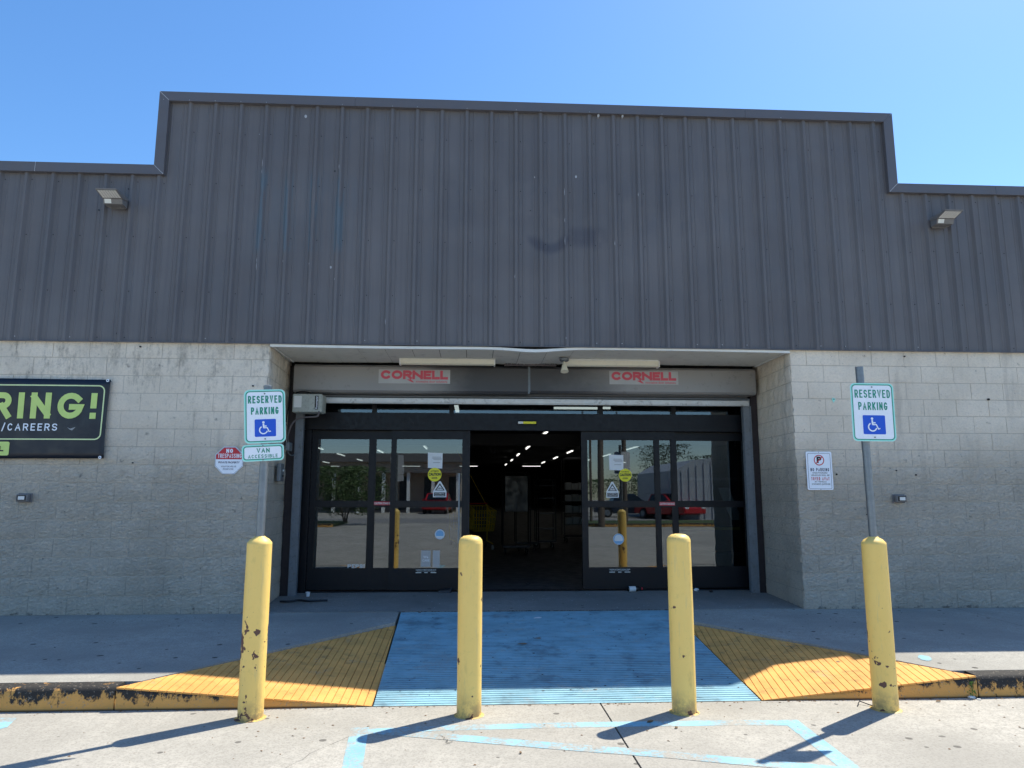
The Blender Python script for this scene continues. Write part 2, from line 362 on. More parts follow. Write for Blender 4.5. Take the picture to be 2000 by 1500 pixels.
M['redfade'] = flat('faded_red_print', (.62,.09,.13), .5)
M['black'] = flat('print_black', (.012,.012,.014), .45)
M['navy'] = flat('print_navy', (.03,.05,.12), .45)
M['greyprint'] = flat('faint_grey_print', (.30,.31,.32), .5)
M['lime'] = simple('lime_print', (.60,.76,.22), .5, var=.14, scale=5)
M['limepale'] = flat('pale_lime_line', (.70,.82,.42), .5)
M['banner'] = simple('banner_vinyl', (.010,.013,.022), .38, var=.3, scale=2.5, bump=.15, bscale=5)
M['yel'] = flat('sticker_yellow', (.80,.74,.02), .4)
M['paper'] = flat('white_paper', (.72,.75,.76), .6)
M['sky_st'] = flat('sticker_blue', (.18,.42,.68), .4)
M['plate'] = simple('sticker_plate', (.42,.42,.42), .4, .2, var=.15, scale=6)
M['motor'] = simple('weathered_motor_cover', (.42,.45,.41), .6, .1, var=.2, scale=14, dirt=.6)
M['conduit'] = simple('grey_conduit', (.13,.115,.12), .55, var=.15, scale=20)
M['cart'] = simple('yellow_cart', (.80,.62,.03), .45, var=.15, scale=10)
M['rack'] = simple('black_rack', (.03,.03,.034), .45, .4, scale=10)
M['rackl'] = simple('grey_rack', (.13,.13,.14), .4, .5, scale=10)
M['hanging'] = simple('dim_plastic_sheet', (.05,.052,.058), .4, scale=3)
M['leaf1'] = simple('foliage', (.09,.14,.045), .6, var=.5, scale=3)
M['leaf2'] = simple('dark_foliage', (.03,.05,.02), .6, var=.5, scale=3)
M['bark'] = simple('bark', (.13,.10,.075), .9, var=.3, scale=9)
M['grass'] = simple('grass', (.07,.10,.03), .9, var=.4, scale=6)
M['asph'] = simple('worn_street_concrete', (.26,.25,.24), .9, var=.2, scale=3)
M['tan'] = simple('tan_stucco', (.36,.29,.23), .85, var=.1, scale=1)
M['roofd'] = simple('dark_roof', (.07,.065,.06), .7, var=.2, scale=2)
M['shop'] = simple('shopfront_dark', (.03,.035,.04), .2, var=.2, scale=2)
M['shedw'] = simple('pale_shed_steel', (.40,.42,.44), .5, var=.12, scale=1)
M['car'] = simple('red_car_paint', (.42,.015,.02), .22, var=.05, scale=3)
M['tyre'] = simple('tyre_rubber', (.02,.02,.02), .85, scale=20)
M['cwin'] = simple('car_window', (.015,.018,.02), .08, scale=3)
def glass(name, refl=.11, tint=(.50,.55,.56)):
    m, nt, b = newmat(name); nt.nodes.remove(b); t = NT(nt)
    tr = nt.nodes.new('ShaderNodeBsdfTransparent'); tr.inputs[0].default_value = (*tint,1)
    gl = nt.nodes.new('ShaderNodeBsdfGlossy'); gl.inputs['Roughness'].default_value = .004; gl.inputs['Color'].default_value = (.85,.92,.99,1)
    t.L(t.bump(t.noise(.9, 1), .02, .02), gl.inputs['Normal'])
    fr = nt.nodes.new('ShaderNodeFresnel'); fr.inputs[0].default_value = 1.5
    fac = t.ramp(fr.outputs[0], .04, 1, refl, 1)
    mx = nt.nodes.new('ShaderNodeMixShader'); t.L(fac, mx.inputs[0]); t.L(tr.outputs[0], mx.inputs[1]); t.L(gl.outputs[0], mx.inputs[2])
    t.L(mx.outputs[0], nt.nodes['Material Output'].inputs[0]); return m
M['glass'] = glass('door_glass')

# ------------------------------------------------------------------ lettering and flat print
_tc = {}
def text_mesh(body, bold=0.0, res=3):
    k = (body, bold)
    if k in _tc: return _tc[k]
    cu = bpy.data.curves.new('t', 'FONT'); cu.body = body; cu.offset = bold; cu.resolution_u = res; cu.size = 1
    o = bpy.data.objects.new('t', cu); col.objects.link(o)
    dg = bpy.context.evaluated_depsgraph_get(); me = bpy.data.meshes.new_from_object(o.evaluated_get(dg))
    bpy.data.objects.remove(o); bpy.data.curves.remove(cu)
    vs_ = [tuple(v.co) for v in me.vertices]; fs = [tuple(p.vertices) for p in me.polygons]; bpy.data.meshes.remove(me)
    xs = [v[0] for v in vs_]; ys = [v[1] for v in vs_]
    x0, x1, y0, y1 = min(xs), max(xs), min(ys), max(ys)
    _tc[k] = ([((a-x0)/(x1-x0), (b-y0)/(y1-y0)) for a,b,_ in vs_], fs); return _tc[k]
def put_text(mb, body, x0, x1, z0, z1, y, bold=0.0, fn=None):           # fitted to the box, facing -Y
    vs_, fs = text_mesh(body, bold)
    pts = [(x0+(x1-x0)*u, y, z0+(z1-z0)*v) for u, v in vs_]
    if fn: pts = [fn(p) for p in pts]
    return mb.add(pts, fs)
def rrect(x0, x1, z0, z1, r, n=6):
    out = []
    for cx, cz_, a0 in ((x1-r, z1-r, 0), (x0+r, z1-r, 90), (x0+r, z0+r, 180), (x1-r, z0+r, 270)):
        for i in range(n+1):
            a = R(a0+90*i/n); out.append((cx+r*math.cos(a), cz_+r*math.sin(a)))
    return out
def ring2(mb, outer, inner, y):
    n = len(outer); return mb.add([(a,y,b) for a,b in outer]+[(a,y,b) for a,b in inner], [(i,(i+1)%n,n+(i+1)%n,n+i) for i in range(n)])
def circ(cx, cz_, r, n=28): return [(cx+r*math.cos(2*math.pi*i/n), cz_+r*math.sin(2*math.pi*i/n)) for i in range(n)]
def poly(mb, pts, y): return mb.add([(a,y,b) for a,b in pts], [tuple(range(len(pts)))])
def ribbon(mb, pts, w, y):                                              # flat stroke
    pts = [Vector(p) for p in pts]; L_, R_ = [], []
    for i, p in enumerate(pts):
        d = (pts[min(i+1,len(pts)-1)]-pts[max(i-1,0)]).normalized(); n = Vector((-d.y, d.x))*w/2
        L_.append(p+n); R_.append(p-n)
    k = len(pts); return mb.add([(a.x,y,a.y) for a in L_]+[(a.x,y,a.y) for a in R_], [(i,i+1,k+i+1,k+i) for i in range(k-1)])

def _e(cx, cy, rx, ry, a0, a1, n=12): return [(cx+rx*math.cos(R(a0+(a1-a0)*i/n)), cy+ry*math.sin(R(a0+(a1-a0)*i/n))) for i in range(n+1)]
_bowl = [(0,1),(.55,1)]+_e(.6,.735,.4,.265,80,-80,8)+[(.55,.47),(0,.47)]
GL = {'R':[[(0,0),(0,1)],_bowl,[(.5,.47),(1,0)]], 'P':[[(0,0),(0,1)],_bowl], 'E':[[(1,1),(0,1),(0,0),(1,0)],[(0,.52),(.85,.52)]],
 'S':[_e(.5,.745,.5,.255,25,270,12)+_e(.5,.255,.5,.255,80,-155,12)], 'V':[[(0,1),(.5,0),(1,1)]], 'D':[[(0,0),(0,1),(.35,1)]+_e(.4,.5,.6,.5,80,-80,10)+[(.35,0),(0,0)]],
 'A':[[(0,0),(.5,1),(1,0)],[(.2,.34),(.8,.34)]], 'K':[[(0,0),(0,1)],[(1,1),(0,.38)],[(.32,.58),(1,0)]], 'I':[[(0,0),(0,1)]], 'N':[[(0,0),(0,1)],[(0,.93),(1,.07)],[(1,0),(1,1)]],
 'G':[_e(.5,.5,.5,.5,42,330,18)+[(1,.44),(.58,.44)]], 'C':[_e(.5,.5,.5,.5,44,316,16)], 'B':[[(0,0),(0,1)],_bowl,[(.5,.53),(.6,.53)]+_e(.6,.265,.4,.265,80,-80,8)+[(.55,0),(0,0)]],
 'L':[[(0,1),(0,0),(1,0)]], 'O':[_e(.5,.5,.5,.5,90,450,20)], 'T':[[(0,1),(1,1)],[(.5,1),(.5,0)]], 'W':[[(0,1),(.25,0),(.5,.9),(.75,0),(1,1)]], 'Y':[[(0,1),(.5,.46),(1,1)],[(.5,.46),(.5,0)]],
 'M':[[(0,0),(0,1),(.5,.25),(1,1),(1,0)]], 'H':[[(0,0),(0,1)],[(1,0),(1,1)],[(0,.5),(1,.5)]], '/':[[(0,-.12),(1,1.12)]], '!':[[(0,1),(0,.52)],[(0,.012),(0,0)]]}
GW = {'I':0, '!':0, 'M':1.25, 'W':1.45, ' ':.5, 'G':1.05, 'O':1.05, 'L':.82, 'E':.85, '/':.55, 'A':1.08, 'V':1.08}
def put_strokes(mb, body, x0, x1, z0, z1, y, wt, gap=.35, fn=None, wide={}):
    """highway style capitals drawn as constant-weight strokes, fitted to the box"""
    ws = [{**GW, **wide}.get(c, 1) for c in body]; n = len(body)
    g_ = gap*wt if False else gap*(z1-z0)*.25
    unit = ((x1-x0)-n*wt-(n-1)*g_)/sum(ws); x = x0; k = 0
    for c, w_ in zip(body, ws):
        W = unit*w_; H = (z1-z0)-wt
        for line in GL.get(c, []):
            P_ = [Vector((x+wt/2+W*a, z0+wt/2+H*b)) for a, b in line]; m = len(P_); closed = (P_[0]-P_[-1]).length < 1e-6; L_, R_ = [], []
            for i, p in enumerate(P_):
                a = (P_[i]-P_[i-1]).normalized() if i else None; b = (P_[i+1]-P_[i]).normalized() if i < m-1 else None
                if closed and i in (0, m-1): a = (P_[-1]-P_[-2]).normalized(); b = (P_[1]-P_[0]).normalized()
                if a is None: nn = Vector((-b.y, b.x)); q = nn*wt/2; off = -b*wt*.5
                elif b is None: nn = Vector((-a.y, a.x)); q = nn*wt/2; off = a*wt*.5
                else:
                    t_ = (a+b); t_ = t_.normalized() if t_.length > 1e-4 else a; nn = Vector((-t_.y, t_.x)); cs = max(.62, nn.dot(Vector((-a.y, a.x)))); q = nn*(wt/2/cs); off = Vector((0,0))
                L_.append(p+q+off); R_.append(p-q+off)
            yy = y-.00012*k; k = (k+1) % 4
            pts = [(p.x, yy, p.y) for p in L_]+[(p.x, yy, p.y) for p in R_]
            if fn: pts = [fn((a, -yy+y+.004, c_)) for a, b, c_ in pts]
            mb.add(pts, [(i,i+1,m+i+1,m+i) for i in range(m-1)])
        x += W+wt+g_
    return mb

# ================================================================== THE PLACE
YW = 8.268                       # face of the block wall
ZS = 3.048                       # underside of the metal siding (15 courses)
XL, XR = -2.372, 3.815           # corners of the recess
ZT, ZP = 6.119, 5.174            # parapet tops
XSL, XSR = -3.824, 5.306         # the steps in the parapet
ZLOT = -.205; YK = 5.455; ZK = -.048
def ret_left(y): return XL-.055*(y-YW-.02)
def ret_right(y): return XR+.042*(y-YW-.02)
def zwalk(y): return ZK*(YW+.03-y)/(YW+.03-YK)

# ---------------- ground
lot_base = MB().box(-160,160,-140,YK+.3,-.6,ZLOT-.012).build('lot_base', M['joint']); tag(lot_base, kind='structure'); lot_base['label'] = 'dark dirt showing in the joints of the concrete lot'
lot = empty('parking_lot', (0,0,0), kind='structure'); lot['label'] = 'sunlit pale concrete parking lot with gum spots'
jx0, jy0 = PZ(1174, 1376, ZLOT); jx1, jy1 = PZ(1252, 1500, ZLOT)
k = (jx1-jx0)/(jy1-jy0)
def jx(y): return jx0+(y-jy0)*k
g = .006
def slab(pts, z0=-.35, z1=ZLOT, m='lot', parent=lot, name='slab'): return MB().prism([(a,b) for a,b in pts], z0, z1, 'z').build(name, M[m], parent)
YN = .4
slab([(-9, YN), (jx(YN)-g, YN), (jx(YK)-g, YK), (-9, YK)])
slab([(jx(YN)+g, YN), (9.5, YN), (9.5, YK), (jx(YK)+g, YK)])
for x0, x1 in ((-40,-9-2*g), (9.5+2*g, 40)): slab([(x0, YN), (x1, YN), (x1, YK), (x0, YK)])
ys = [YN-2*g, -4.2, -8.8, -13.2]
xs = [-40, -14, -8.6, -3.4, 1.8, 7.2, 12.6, 40]
for i in range(3):
    for j in range(7): slab([(xs[j]+g, ys[i+1]+g), (xs[j+1]-g, ys[i+1]+g), (xs[j+1]-g, ys[i]-g), (xs[j]+g, ys[i]-g)])
# across the lot: verge, street, far ground (seen only in the door glass)
vk = MB().box(-60, -6.3, -13.6, -13.25, -.3, -.06).box(3.5, 60, -13.6, -13.25, -.3, -.06).build('verge_kerb', M['kerb']); tag(vk, kind='structure')
gr = MB().box(-60, -6.3, -17.5, -13.6, -.3, -.07).box(3.5, 60, -17.5, -13.6, -.3, -.07).build('grass_verge', M['grass']); tag(gr, kind='structure')
rd = MB().box(-150, 150, -24, -17.52, -.3, ZLOT+.003).build('street', M['asph']); tag(rd, kind='structure')
dw = MB().box(-6.28, 3.48, -17.5, -13.22, -.3, ZLOT+.001).build('driveway', M['lot']); tag(dw, kind='structure')
fg = MB().box(-150, 150, -140, -24.02, -.3, ZLOT+.01).build('far_lot', M['lot']); tag(fg, kind='structure')

# ---------------- kerb, sidewalk, ramp, flares
RA = (-.80, 8.29); RB = (-.712, YK); RC = (2.155, YK); RD = (2.262, 8.29)      # blue ramp corners: top left, bottom left, bottom right, top right
def zr(y): return ZLOT+.004 + (-.006-ZLOT)*(y-YK)/(8.29-YK)
LA = (-.785, 7.72); RA2 = (2.235, 7.72)                                        # flare apexes
LC = (PZ(230, 1341, ZK)[0], YK); RCC = (PZ(1934, 1330, ZK)[0], YK)
walk = empty('sidewalk', (0,0,0), kind='structure'); walk['label'] = 'grey concrete sidewalk with gum spots, mostly in the shade of the store'
KW = .15
def walk_slab(pts):
    n = len(pts); top = [(a,b,zwalk(b)) for a,b in pts]; bot = [(a,b,-.4) for a,b in pts]
    return MB().add(top+bot, [tuple(range(n)), tuple(range(2*n-1,n-1,-1))]+[(i,n+i,n+(i+1)%n,(i+1)%n) for i in range(n)]).build('slab', M['walk'], walk)
e = .004
def lerp(a, b, t): return (a[0]+(b[0]-a[0])*t, a[1]+(b[1]-a[1])*t)
tl = (YK+KW-YK)/(LA[1]-YK)
LCk = lerp(LC, LA, tl); RCk = lerp(RCC, RA2, tl)
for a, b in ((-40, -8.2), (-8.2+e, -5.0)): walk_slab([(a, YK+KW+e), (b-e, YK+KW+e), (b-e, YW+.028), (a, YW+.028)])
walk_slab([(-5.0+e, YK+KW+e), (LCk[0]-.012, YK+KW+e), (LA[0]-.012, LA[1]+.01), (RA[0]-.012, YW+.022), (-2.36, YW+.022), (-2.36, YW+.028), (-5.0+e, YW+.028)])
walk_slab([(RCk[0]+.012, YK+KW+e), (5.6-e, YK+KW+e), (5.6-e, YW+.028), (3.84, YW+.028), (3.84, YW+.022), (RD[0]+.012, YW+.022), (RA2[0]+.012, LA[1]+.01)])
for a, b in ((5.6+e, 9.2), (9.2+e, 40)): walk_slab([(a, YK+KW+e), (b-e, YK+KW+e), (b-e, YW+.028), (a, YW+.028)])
def kerb(x0, x1, m, lab, jog=.008):
    mb = MB(); n = max(2, int((x1-x0)/.12)); prof = [(0,-.4),(0,ZLOT-.01),(.012,ZK-.028),(.022,ZK-.010),(.042,ZK),(KW,ZK+.002),(KW,-.4)]
    pts = []
    for i in range(n+1):
        x = x0+(x1-x0)*i/n
        for q,(dy,z) in enumerate(prof):
            jj = noise.noise(Vector((x*7, q*3.1, 0)))*jog if 1 < q < 5 else 0
            pts.append((x, YK+dy+jj, z+jj*.5))
    k_ = len(prof); fs = [(i*k_+q, (i+1)*k_+q, (i+1)*k_+(q+1)%k_, i*k_+(q+1)%k_) for i in range(n) for q in range(k_)]
    fs += [tuple(range(k_)), tuple(n*k_+q for q in range(k_-1,-1,-1))]
    o = mb.add(pts, fs).build('kerb', M[m]); auto(o, 50); tag(o, lab, 'kerb'); return o
tag(kerb(-40, LC[0]-.012, 'kerb', 'kerb at the left with black grime over worn orange paint'), kind='structure')
tag(kerb(RCC[0]+.014, 40, 'kerb2', 'kerb at the right beyond the ramp flare, black grimed'), kind='structure')
del_keys = [o for o in col.objects if o.name.startswith('kerb')]
for o in del_keys: del o['category']
# flares: grooved triangles with a tapering painted front face
def flare(A, B, C, gdir, lab):
    """A apex by the ramp, B at the lot, C at full kerb height; gdir = ground direction of the grooves."""
    A3 = Vector((A[0], A[1], zr(A[1])+.002)); B3 = Vector((B[0], B[1], ZLOT+.006)); C3 = Vector((C[0], C[1], ZK))
    nrm = (B3-A3).cross(C3-A3)
    if nrm.z < 0: nrm = -nrm
    nrm.normalize()
    def zp(x, y): return A3.z-(nrm.x*(x-A3.x)+nrm.y*(y-A3.y))/nrm.z
    g_ = Vector((gdir[0], gdir[1])).normalized(); pr = Vector((-g_.y, g_.x))
    tri = [Vector(A), Vector(B), Vector(C)]
    root = empty('ramp_flare', kind='structure'); root['label'] = lab
    ss = [p.dot(pr) for p in tri]; s0, s1 = min(ss), max(ss)
    def clip(poly_, a, sign):
        out = []
        for i in range(len(poly_)):
            p, q = poly_[i], poly_[(i+1)%len(poly_)]; dp = (p.dot(pr)-a)*sign; dq = (q.dot(pr)-a)*sign
            if dp >= 0: out.append(p)
            if dp*dq < 0: out.append(p+(q-p)*(dp/(dp-dq)))
        return out
    s = s0; w = .058; gp = .006
    strips = MB()
    while s < s1:
        pl = clip(clip(tri, s+gp/2, 1), min(s+w, s1+.1)-gp/2, -1); s += w
        if len(pl) < 3: continue
        n = len(pl); top = [(p.x, p.y, zp(p.x,p.y)) for p in pl]; bot = [(p.x, p.y, zp(p.x,p.y)-.012) for p in pl]
        MB().add(top+bot, [tuple(range(n))]+[(i,n+i,n+(i+1)%n,(i+1)%n) for i in range(n)]).build('grooved_strip', M['yflare'], root)
    under = [(p.x, p.y, zp(p.x,p.y)-.010) for p in tri]
    MB().add(under, [(0,1,2)]).build('groove_bed', M['gdirt'], root)
    # front face: chipped top edge
    mb = MB(); n = 46; pts = []
    for i in range(n+1):
        t_ = i/n; x = B[0]+(C[0]-B[0])*t_; zt = zp(x, YK)-.001
        h = max(.002, zt-ZLOT); jj = noise.noise(Vector((x*9, 1.3, 4)))*.012*min(1, h/.08)+noise.noise(Vector((x*31, 1.3, 4)))*.006*min(1,h/.08)
        pts += [(x, YK-.003-.008*(1-t_), ZLOT-.02), (x, YK-.002+jj*.2, zt-min(h*.4,.022)+jj), (x, YK+.012+abs(jj)*.5, zt-.002+jj*.15), (x, YK+.05, zt-.006)]
    fs = [(i*4+q, (i+1)*4+q, (i+1)*4+q+1, i*4+q+1) for i in range(n) for q in range(3)]
    o = mb.add(pts, fs).build('painted_face', M['ykerb'], root); auto(o, 60)
    return root
a, b = PZ(577, 1363, -.17), PZ(665, 1234, -.05); gl = (b[0]-a[0], b[1]-a[1])
a, b = PZ(1594, 1357, -.17), PZ(1468, 1217, -.03); grr = (b[0]-a[0], b[1]-a[1])
flare(LA, RB, LC, gl, 'grooved yellow ramp flare left of the blue ramp')
flare(RA2, RC, RCC, grr, 'grooved yellow ramp flare right of the blue ramp, mostly sunlit')
# blue ramp with transverse broom grooves
mb = MB(); y = YK; pts = []; rows = []
while y < 8.29:
    for dy, dz in ((0,0),(.034,0),(.036,-.0075),(.044,-.0075)): rows.append((min(y+dy,8.289), dz))
    y += .046
for (y, dz) in rows:
    t_ = (y-YK)/(8.29-YK); xa = RB[0]+(RA[0]-RB[0])*t_; xb = RC[0]+(RD[0]-RC[0])*t_
    for q in range(13): xa2 = xa+.012; xb2 = xb-.012; pts.append((xa2+(xb2-xa2)*q/12, y, zr(y)+dz+noise.noise(Vector((q*.9, y*2, 0)))*.0012))
n = len(rows); fs = [(i*13+q, i*13+q+1, (i+1)*13+q+1, (i+1)*13+q) for i in range(n-1) for q in range(12)]
ramp_o = mb.add(pts, fs).build('wheelchair_ramp', M['blue']); tag(ramp_o, kind='structure'); ramp_o['label'] = 'blue painted grooved concrete ramp up to the doors'
rb_ = MB().prism([RA, RB, RC, RD], -.5, -.22, 'z').build('ramp_bed', M['joint']); tag(rb_, kind='structure')
# apron inside the recess
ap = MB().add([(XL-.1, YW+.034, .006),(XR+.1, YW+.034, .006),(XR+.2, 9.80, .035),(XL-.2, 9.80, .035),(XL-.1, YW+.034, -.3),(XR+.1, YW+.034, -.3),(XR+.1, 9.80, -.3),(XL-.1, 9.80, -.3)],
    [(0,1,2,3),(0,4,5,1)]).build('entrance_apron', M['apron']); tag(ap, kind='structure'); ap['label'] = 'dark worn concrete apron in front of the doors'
# lot markings
mk = MB(); zq = ZLOT+.0010
def stroke(mb, pp, w0, w1=None):
    w1 = w1 or w0; (x0,y0),(x1,y1) = PZ(*pp[0], zq), PZ(*pp[1], zq); d = Vector((x1-x0, y1-y0)).normalized(); nn = Vector((-d.y, d.x))
    mb.quad((x0+nn.x*w0/2, y0+nn.y*w0/2, zq), (x0-nn.x*w0/2, y0-nn.y*w0/2, zq), (x1-nn.x*w1/2, y1-nn.y*w1/2, zq), (x1+nn.x*w1/2, y1+nn.y*w1/2, zq))
def markline(pxs, w, lab):
    o = MB(); pts = [PZ(a, b, zq) for a,b in pxs]; L_, R_ = [], []
    P_ = [Vector(p) for p in pts]
    for i, p in enumerate(P_):
        d = (P_[min(i+1,len(P_)-1)]-P_[max(i-1,0)]).normalized(); nn = Vector((-d.y, d.x))*w/2; L_.append(p+nn); R_.append(p-nn)
    n = len(P_); o.add([(q.x,q.y,zq) for q in L_]+[(q.x,q.y,zq) for q in R_], [(i,i+1,n+i+1,n+i) for i in range(n-1)])
    ob = o.build('painted_line', M['line'], lot); return ob
markline([(694,1430),(860,1422),(1010,1418),(1160,1415),(1330,1413),(1440,1411),(1545,1412)], .105, '')
zq += .0005
markline([(703,1421),(695,1460),(688,1500),(672,1570)], .115, '')
markline([(1541,1406),(1600,1452),(1668,1505),(1740,1560)], .115, '')
zq += .0005
markline([(745,1428),(900,1441),(1100,1458),(1300,1473),(1450,1487),(1600,1500),(1700,1510)], .115, '')
zq -= .0005
ml = MB(); a = PZ(-60,1440,zq); b = PZ(-60,1402,zq); c = PZ(33,1402,zq); d = PZ(14,1420,zq)
ml.quad((*a,zq),(*d,zq),(*c,zq),(*b,zq)).build('painted_line', M['line'], lot)
# spilled blue paint on the right sidewalk
c = PZ(1806, 1285, zwalk(6.1)); mbp = MB(); pp = [(c[0]+.055*math.cos(t_*.5236)*(1+.25*noise.noise(Vector((t_*1.7,2,0)))), c[1]+.10*math.sin(t_*.5236)*(1+.3*noise.noise(Vector((t_*1.3,5,0))))) for t_ in range(12)]
mbp.add([(a_+(b_-c[1])*.35, b_, zwalk(b_)+.003) for a_,b_ in pp], [tuple(range(12))]).build('paint_spill', M['line'], walk)

# ---------------- store building
store = empty('store_building', (0, YW, 0)); tag(store, 'long grey metal and painted block store front with a stepped parapet', 'building')
def sb(mb, name, m, smooth=False):
    o = mb.build(name, M[m]); o.parent = store; o.matrix_parent_inverse = Matrix.Translation((0,-YW,0)); return o
def sinst(name, me, loc, rot=(0,0,0)):
    o = inst(name, me, (loc[0], loc[1]-YW, loc[2]), rot, store); return o
# blocks (16x8 inch split face), shared meshes
BW, BH, BD, J = .4064, .2032, .08, .0066
def block_mesh(w, seed, amp, nx=6, nz=3, left=False, right=False):
    rnd = random.Random(seed); W = w-J; H = BH-J; pts = []; fs = []
    for k_ in range(nz+1):
        for i in range(nx+1):
            edge = i in (0,nx) or k_ in (0,nz)
            y = -amp*rnd.uniform(.2, 1.3) if not edge else -amp*rnd.uniform(-.15,.25)
            px_ = W*i/nx; pz_ = H*k_/nz
            if edge and amp > .004: px_ += rnd.uniform(-.0012,.0012)
            if right and i == nx: px_ += rnd.uniform(-.012,.006)
            if left and i == 0: px_ += rnd.uniform(-.006,.012)
            pts.append((px_, y, pz_))
    N = nx+1
    for k_ in range(nz):
        for i in range(nx): fs.append((k_*N+i, k_*N+i+1, (k_+1)*N+i+1, (k_+1)*N+i))
    bi = len(pts); rim = [i for i in range(N)]+[k_*N+nx for k_ in range(1,nz+1)]+[nz*N+i for i in range(nx-1,-1,-1)]+[k_*N for k_ in range(nz-1,0,-1)]
    for r_ in rim: pts.append((pts[r_][0], BD, pts[r_][2]))
    for q in range(len(rim)): fs.append((rim[q], bi+q, bi+(q+1)%len(rim), rim[(q+1)%len(rim)]))
    return MB().add(pts, fs).mesh('block', M['block'])
_bm = {}
def bmesh_for(w, var, amp, left=False, right=False):
    key = (round(w,3), var, amp, left, right)
    if key not in _bm: _bm[key] = block_mesh(w, hash((round(w*1000), var))%9999, amp, max(2, int(round(6*w/BW))), left=left, right=right)
    return _bm[key]
NB = [0]
stuff = MB()
def add_block(x, z, w, amp, part=True, left=False, right=False, rot=0, y=YW):
    me = bmesh_for(w, random.randrange(6), amp, left, right)
    y += random.uniform(-.0025,.0025)
    if part and NB[0] < 300:
        NB[0] += 1; o = sinst('block', me, (x, y, z), (0,0,rot))
    else:
        Mx = Matrix.Translation((x, y, z)) @ Matrix.Rotation(rot, 4, 'Z')
        stuff.add([Mx @ v.co for v in me.vertices], [tuple(p.vertices) for p in me.polygons])
for c_ in range(15):
    z = c_*BH+J/2; amp = .011 if c_ < 9 else .004
    off = (c_ % 2)*BW/2
    # left wall, laid leftwards from the recess corner
    x = XL; first = BW/2 if c_ % 2 else BW
    while x > -14:
        w = first; x0 = max(x-w, -14); add_block(x0+J/2, z, x-x0, amp, x0 > -5.9, right=(x == XL)); x = x0; first = BW
    x = XR; first = BW if c_ % 2 else BW/2
    while x < 16:
        w = first; x1 = min(x+w, 16); add_block(x+J/2, z, x1-x, amp, x < 7.35, left=(x == XR)); x = x1; first = BW
for c_ in range(15):
    z = c_*BH+J/2; amp = .010
    # right return wall faces -X: laid from the corner back
    y = YW+.035; first = BW/2-.035 if c_ % 2 == 0 else BW-.035
    y = YW+.02
    while y < 9.5:
        y1 = min(y+first, 9.56); add_block(ret_right(y1), z, y1-y, amp, True, rot=-math.pi/2-math.atan(.042), y=y1)
        y = y1; first = BW
        if y >= 9.55: break
    y = YW+.02; first = BW/2-.02 if c_ % 2 else BW-.02
    while y < 9.5:
        y1 = min(y+first, 9.56); add_block(ret_left(y), z, y1-y, amp, True, rot=math.pi/2+math.atan(.055), y=y); y = y1; first = BW
        if y >= 9.55: break
so_ = sb(stuff, 'more_blocks', 'block'); tag(so_, kind='stuff')
for x_, q, sg, far in ((XL, ret_left, -1, -14), (XR, ret_right, 1, 16)):
    pl_ = [(far, YW+.004), (x_+sg*.012, YW+.004), (x_+sg*.006, YW+.03), (q(9.58)+sg*.005, 9.58), (q(9.58)+sg*.2, 9.58), (x_+sg*.2, YW+.2), (far, YW+.2)]
    sb(MB().prism(pl_, -.3, ZS, 'z'), 'mortar', 'mortar')
# siding panels
RIB0, RS = -.113, .3048
YM = YW-.012                                                          # flat of the panel; ribs stand proud of it
def yprof(x):
    u = ((x-RIB0+RS/2) % RS)-RS/2; a = abs(u)
    if a < .015: return -.034
    if a < .039: return -.034*(.039-a)/.024
    for cx in (.088, -.088):
        if abs(u-cx) < .004: return -.006
        if abs(u-cx) < .012: return -.006*(.012-abs(u-cx))/.008
    return 0
brk = sorted([s_*v for v in (.015,.039,.076,.084,.092,.1) for s_ in (1,-1)])
def siding_panel(a, b, top, zb=ZS-.012):
    xs_ = {a, b}; kk = int((a-RIB0)/RS)-2
    while RIB0+kk*RS < b+RS:
        for v in brk:
            x = RIB0+kk*RS+v
            if a < x < b: xs_.add(round(x,5))
        kk += 1
    xs_ = sorted(xs_); pts = []; tilt = random.uniform(-.0015,.0015)
    zz = [zb + (top-zb)*q/6 for q in range(7)]
    ph = random.random()*9
    for x in xs_:
        for z_ in zz: pts.append((x, YM+yprof(x)+tilt*(x-a)/(b-a)+.0018*noise.noise(Vector((x*1.4+ph, z_*.9, ph))), z_))
    fs = [(i*7+q, (i+1)*7+q, (i+1)*7+q+1, i*7+q+1) for i in range(len(xs_)-1) for q in range(6)]
    o = sb(MB().add(pts, fs), 'siding_panel', 'siding'); auto(o, 12); return o
edges = [RIB0+RS*(.5+3*q) for q in range(-16, 19)]
cuts = sorted([v for v in edges if -14 < v < 16]+[XSL, XSR, -14, 16]); cuts = [c for i, c in enumerate(cuts) if i == 0 or c-cuts[i-1] > .02]
for a, b in zip(cuts, cuts[1:]):
    mid = (a+b)/2; siding_panel(a, b, (ZT if XSL < mid < XSR else ZP)-.05)
# drip trim under the siding, and the backing parapet
sb(MB().box(-14, 16, YM-.034, YM-.004, ZS-.022, ZS-.013), 'drip_edge', 'trim')
bk = MB().box(-14, XSL+.06, YW+.02, YW+.30, ZS+.01, ZP-.03).box(XSL+.061, XSR-.061, YW+.02, YW+.30, ZS+.01, ZT-.03).box(XSR-.06, 16, YW+.02, YW+.30, ZS+.01, ZP-.03)
sb(bk, 'parapet_wall', 'trim')
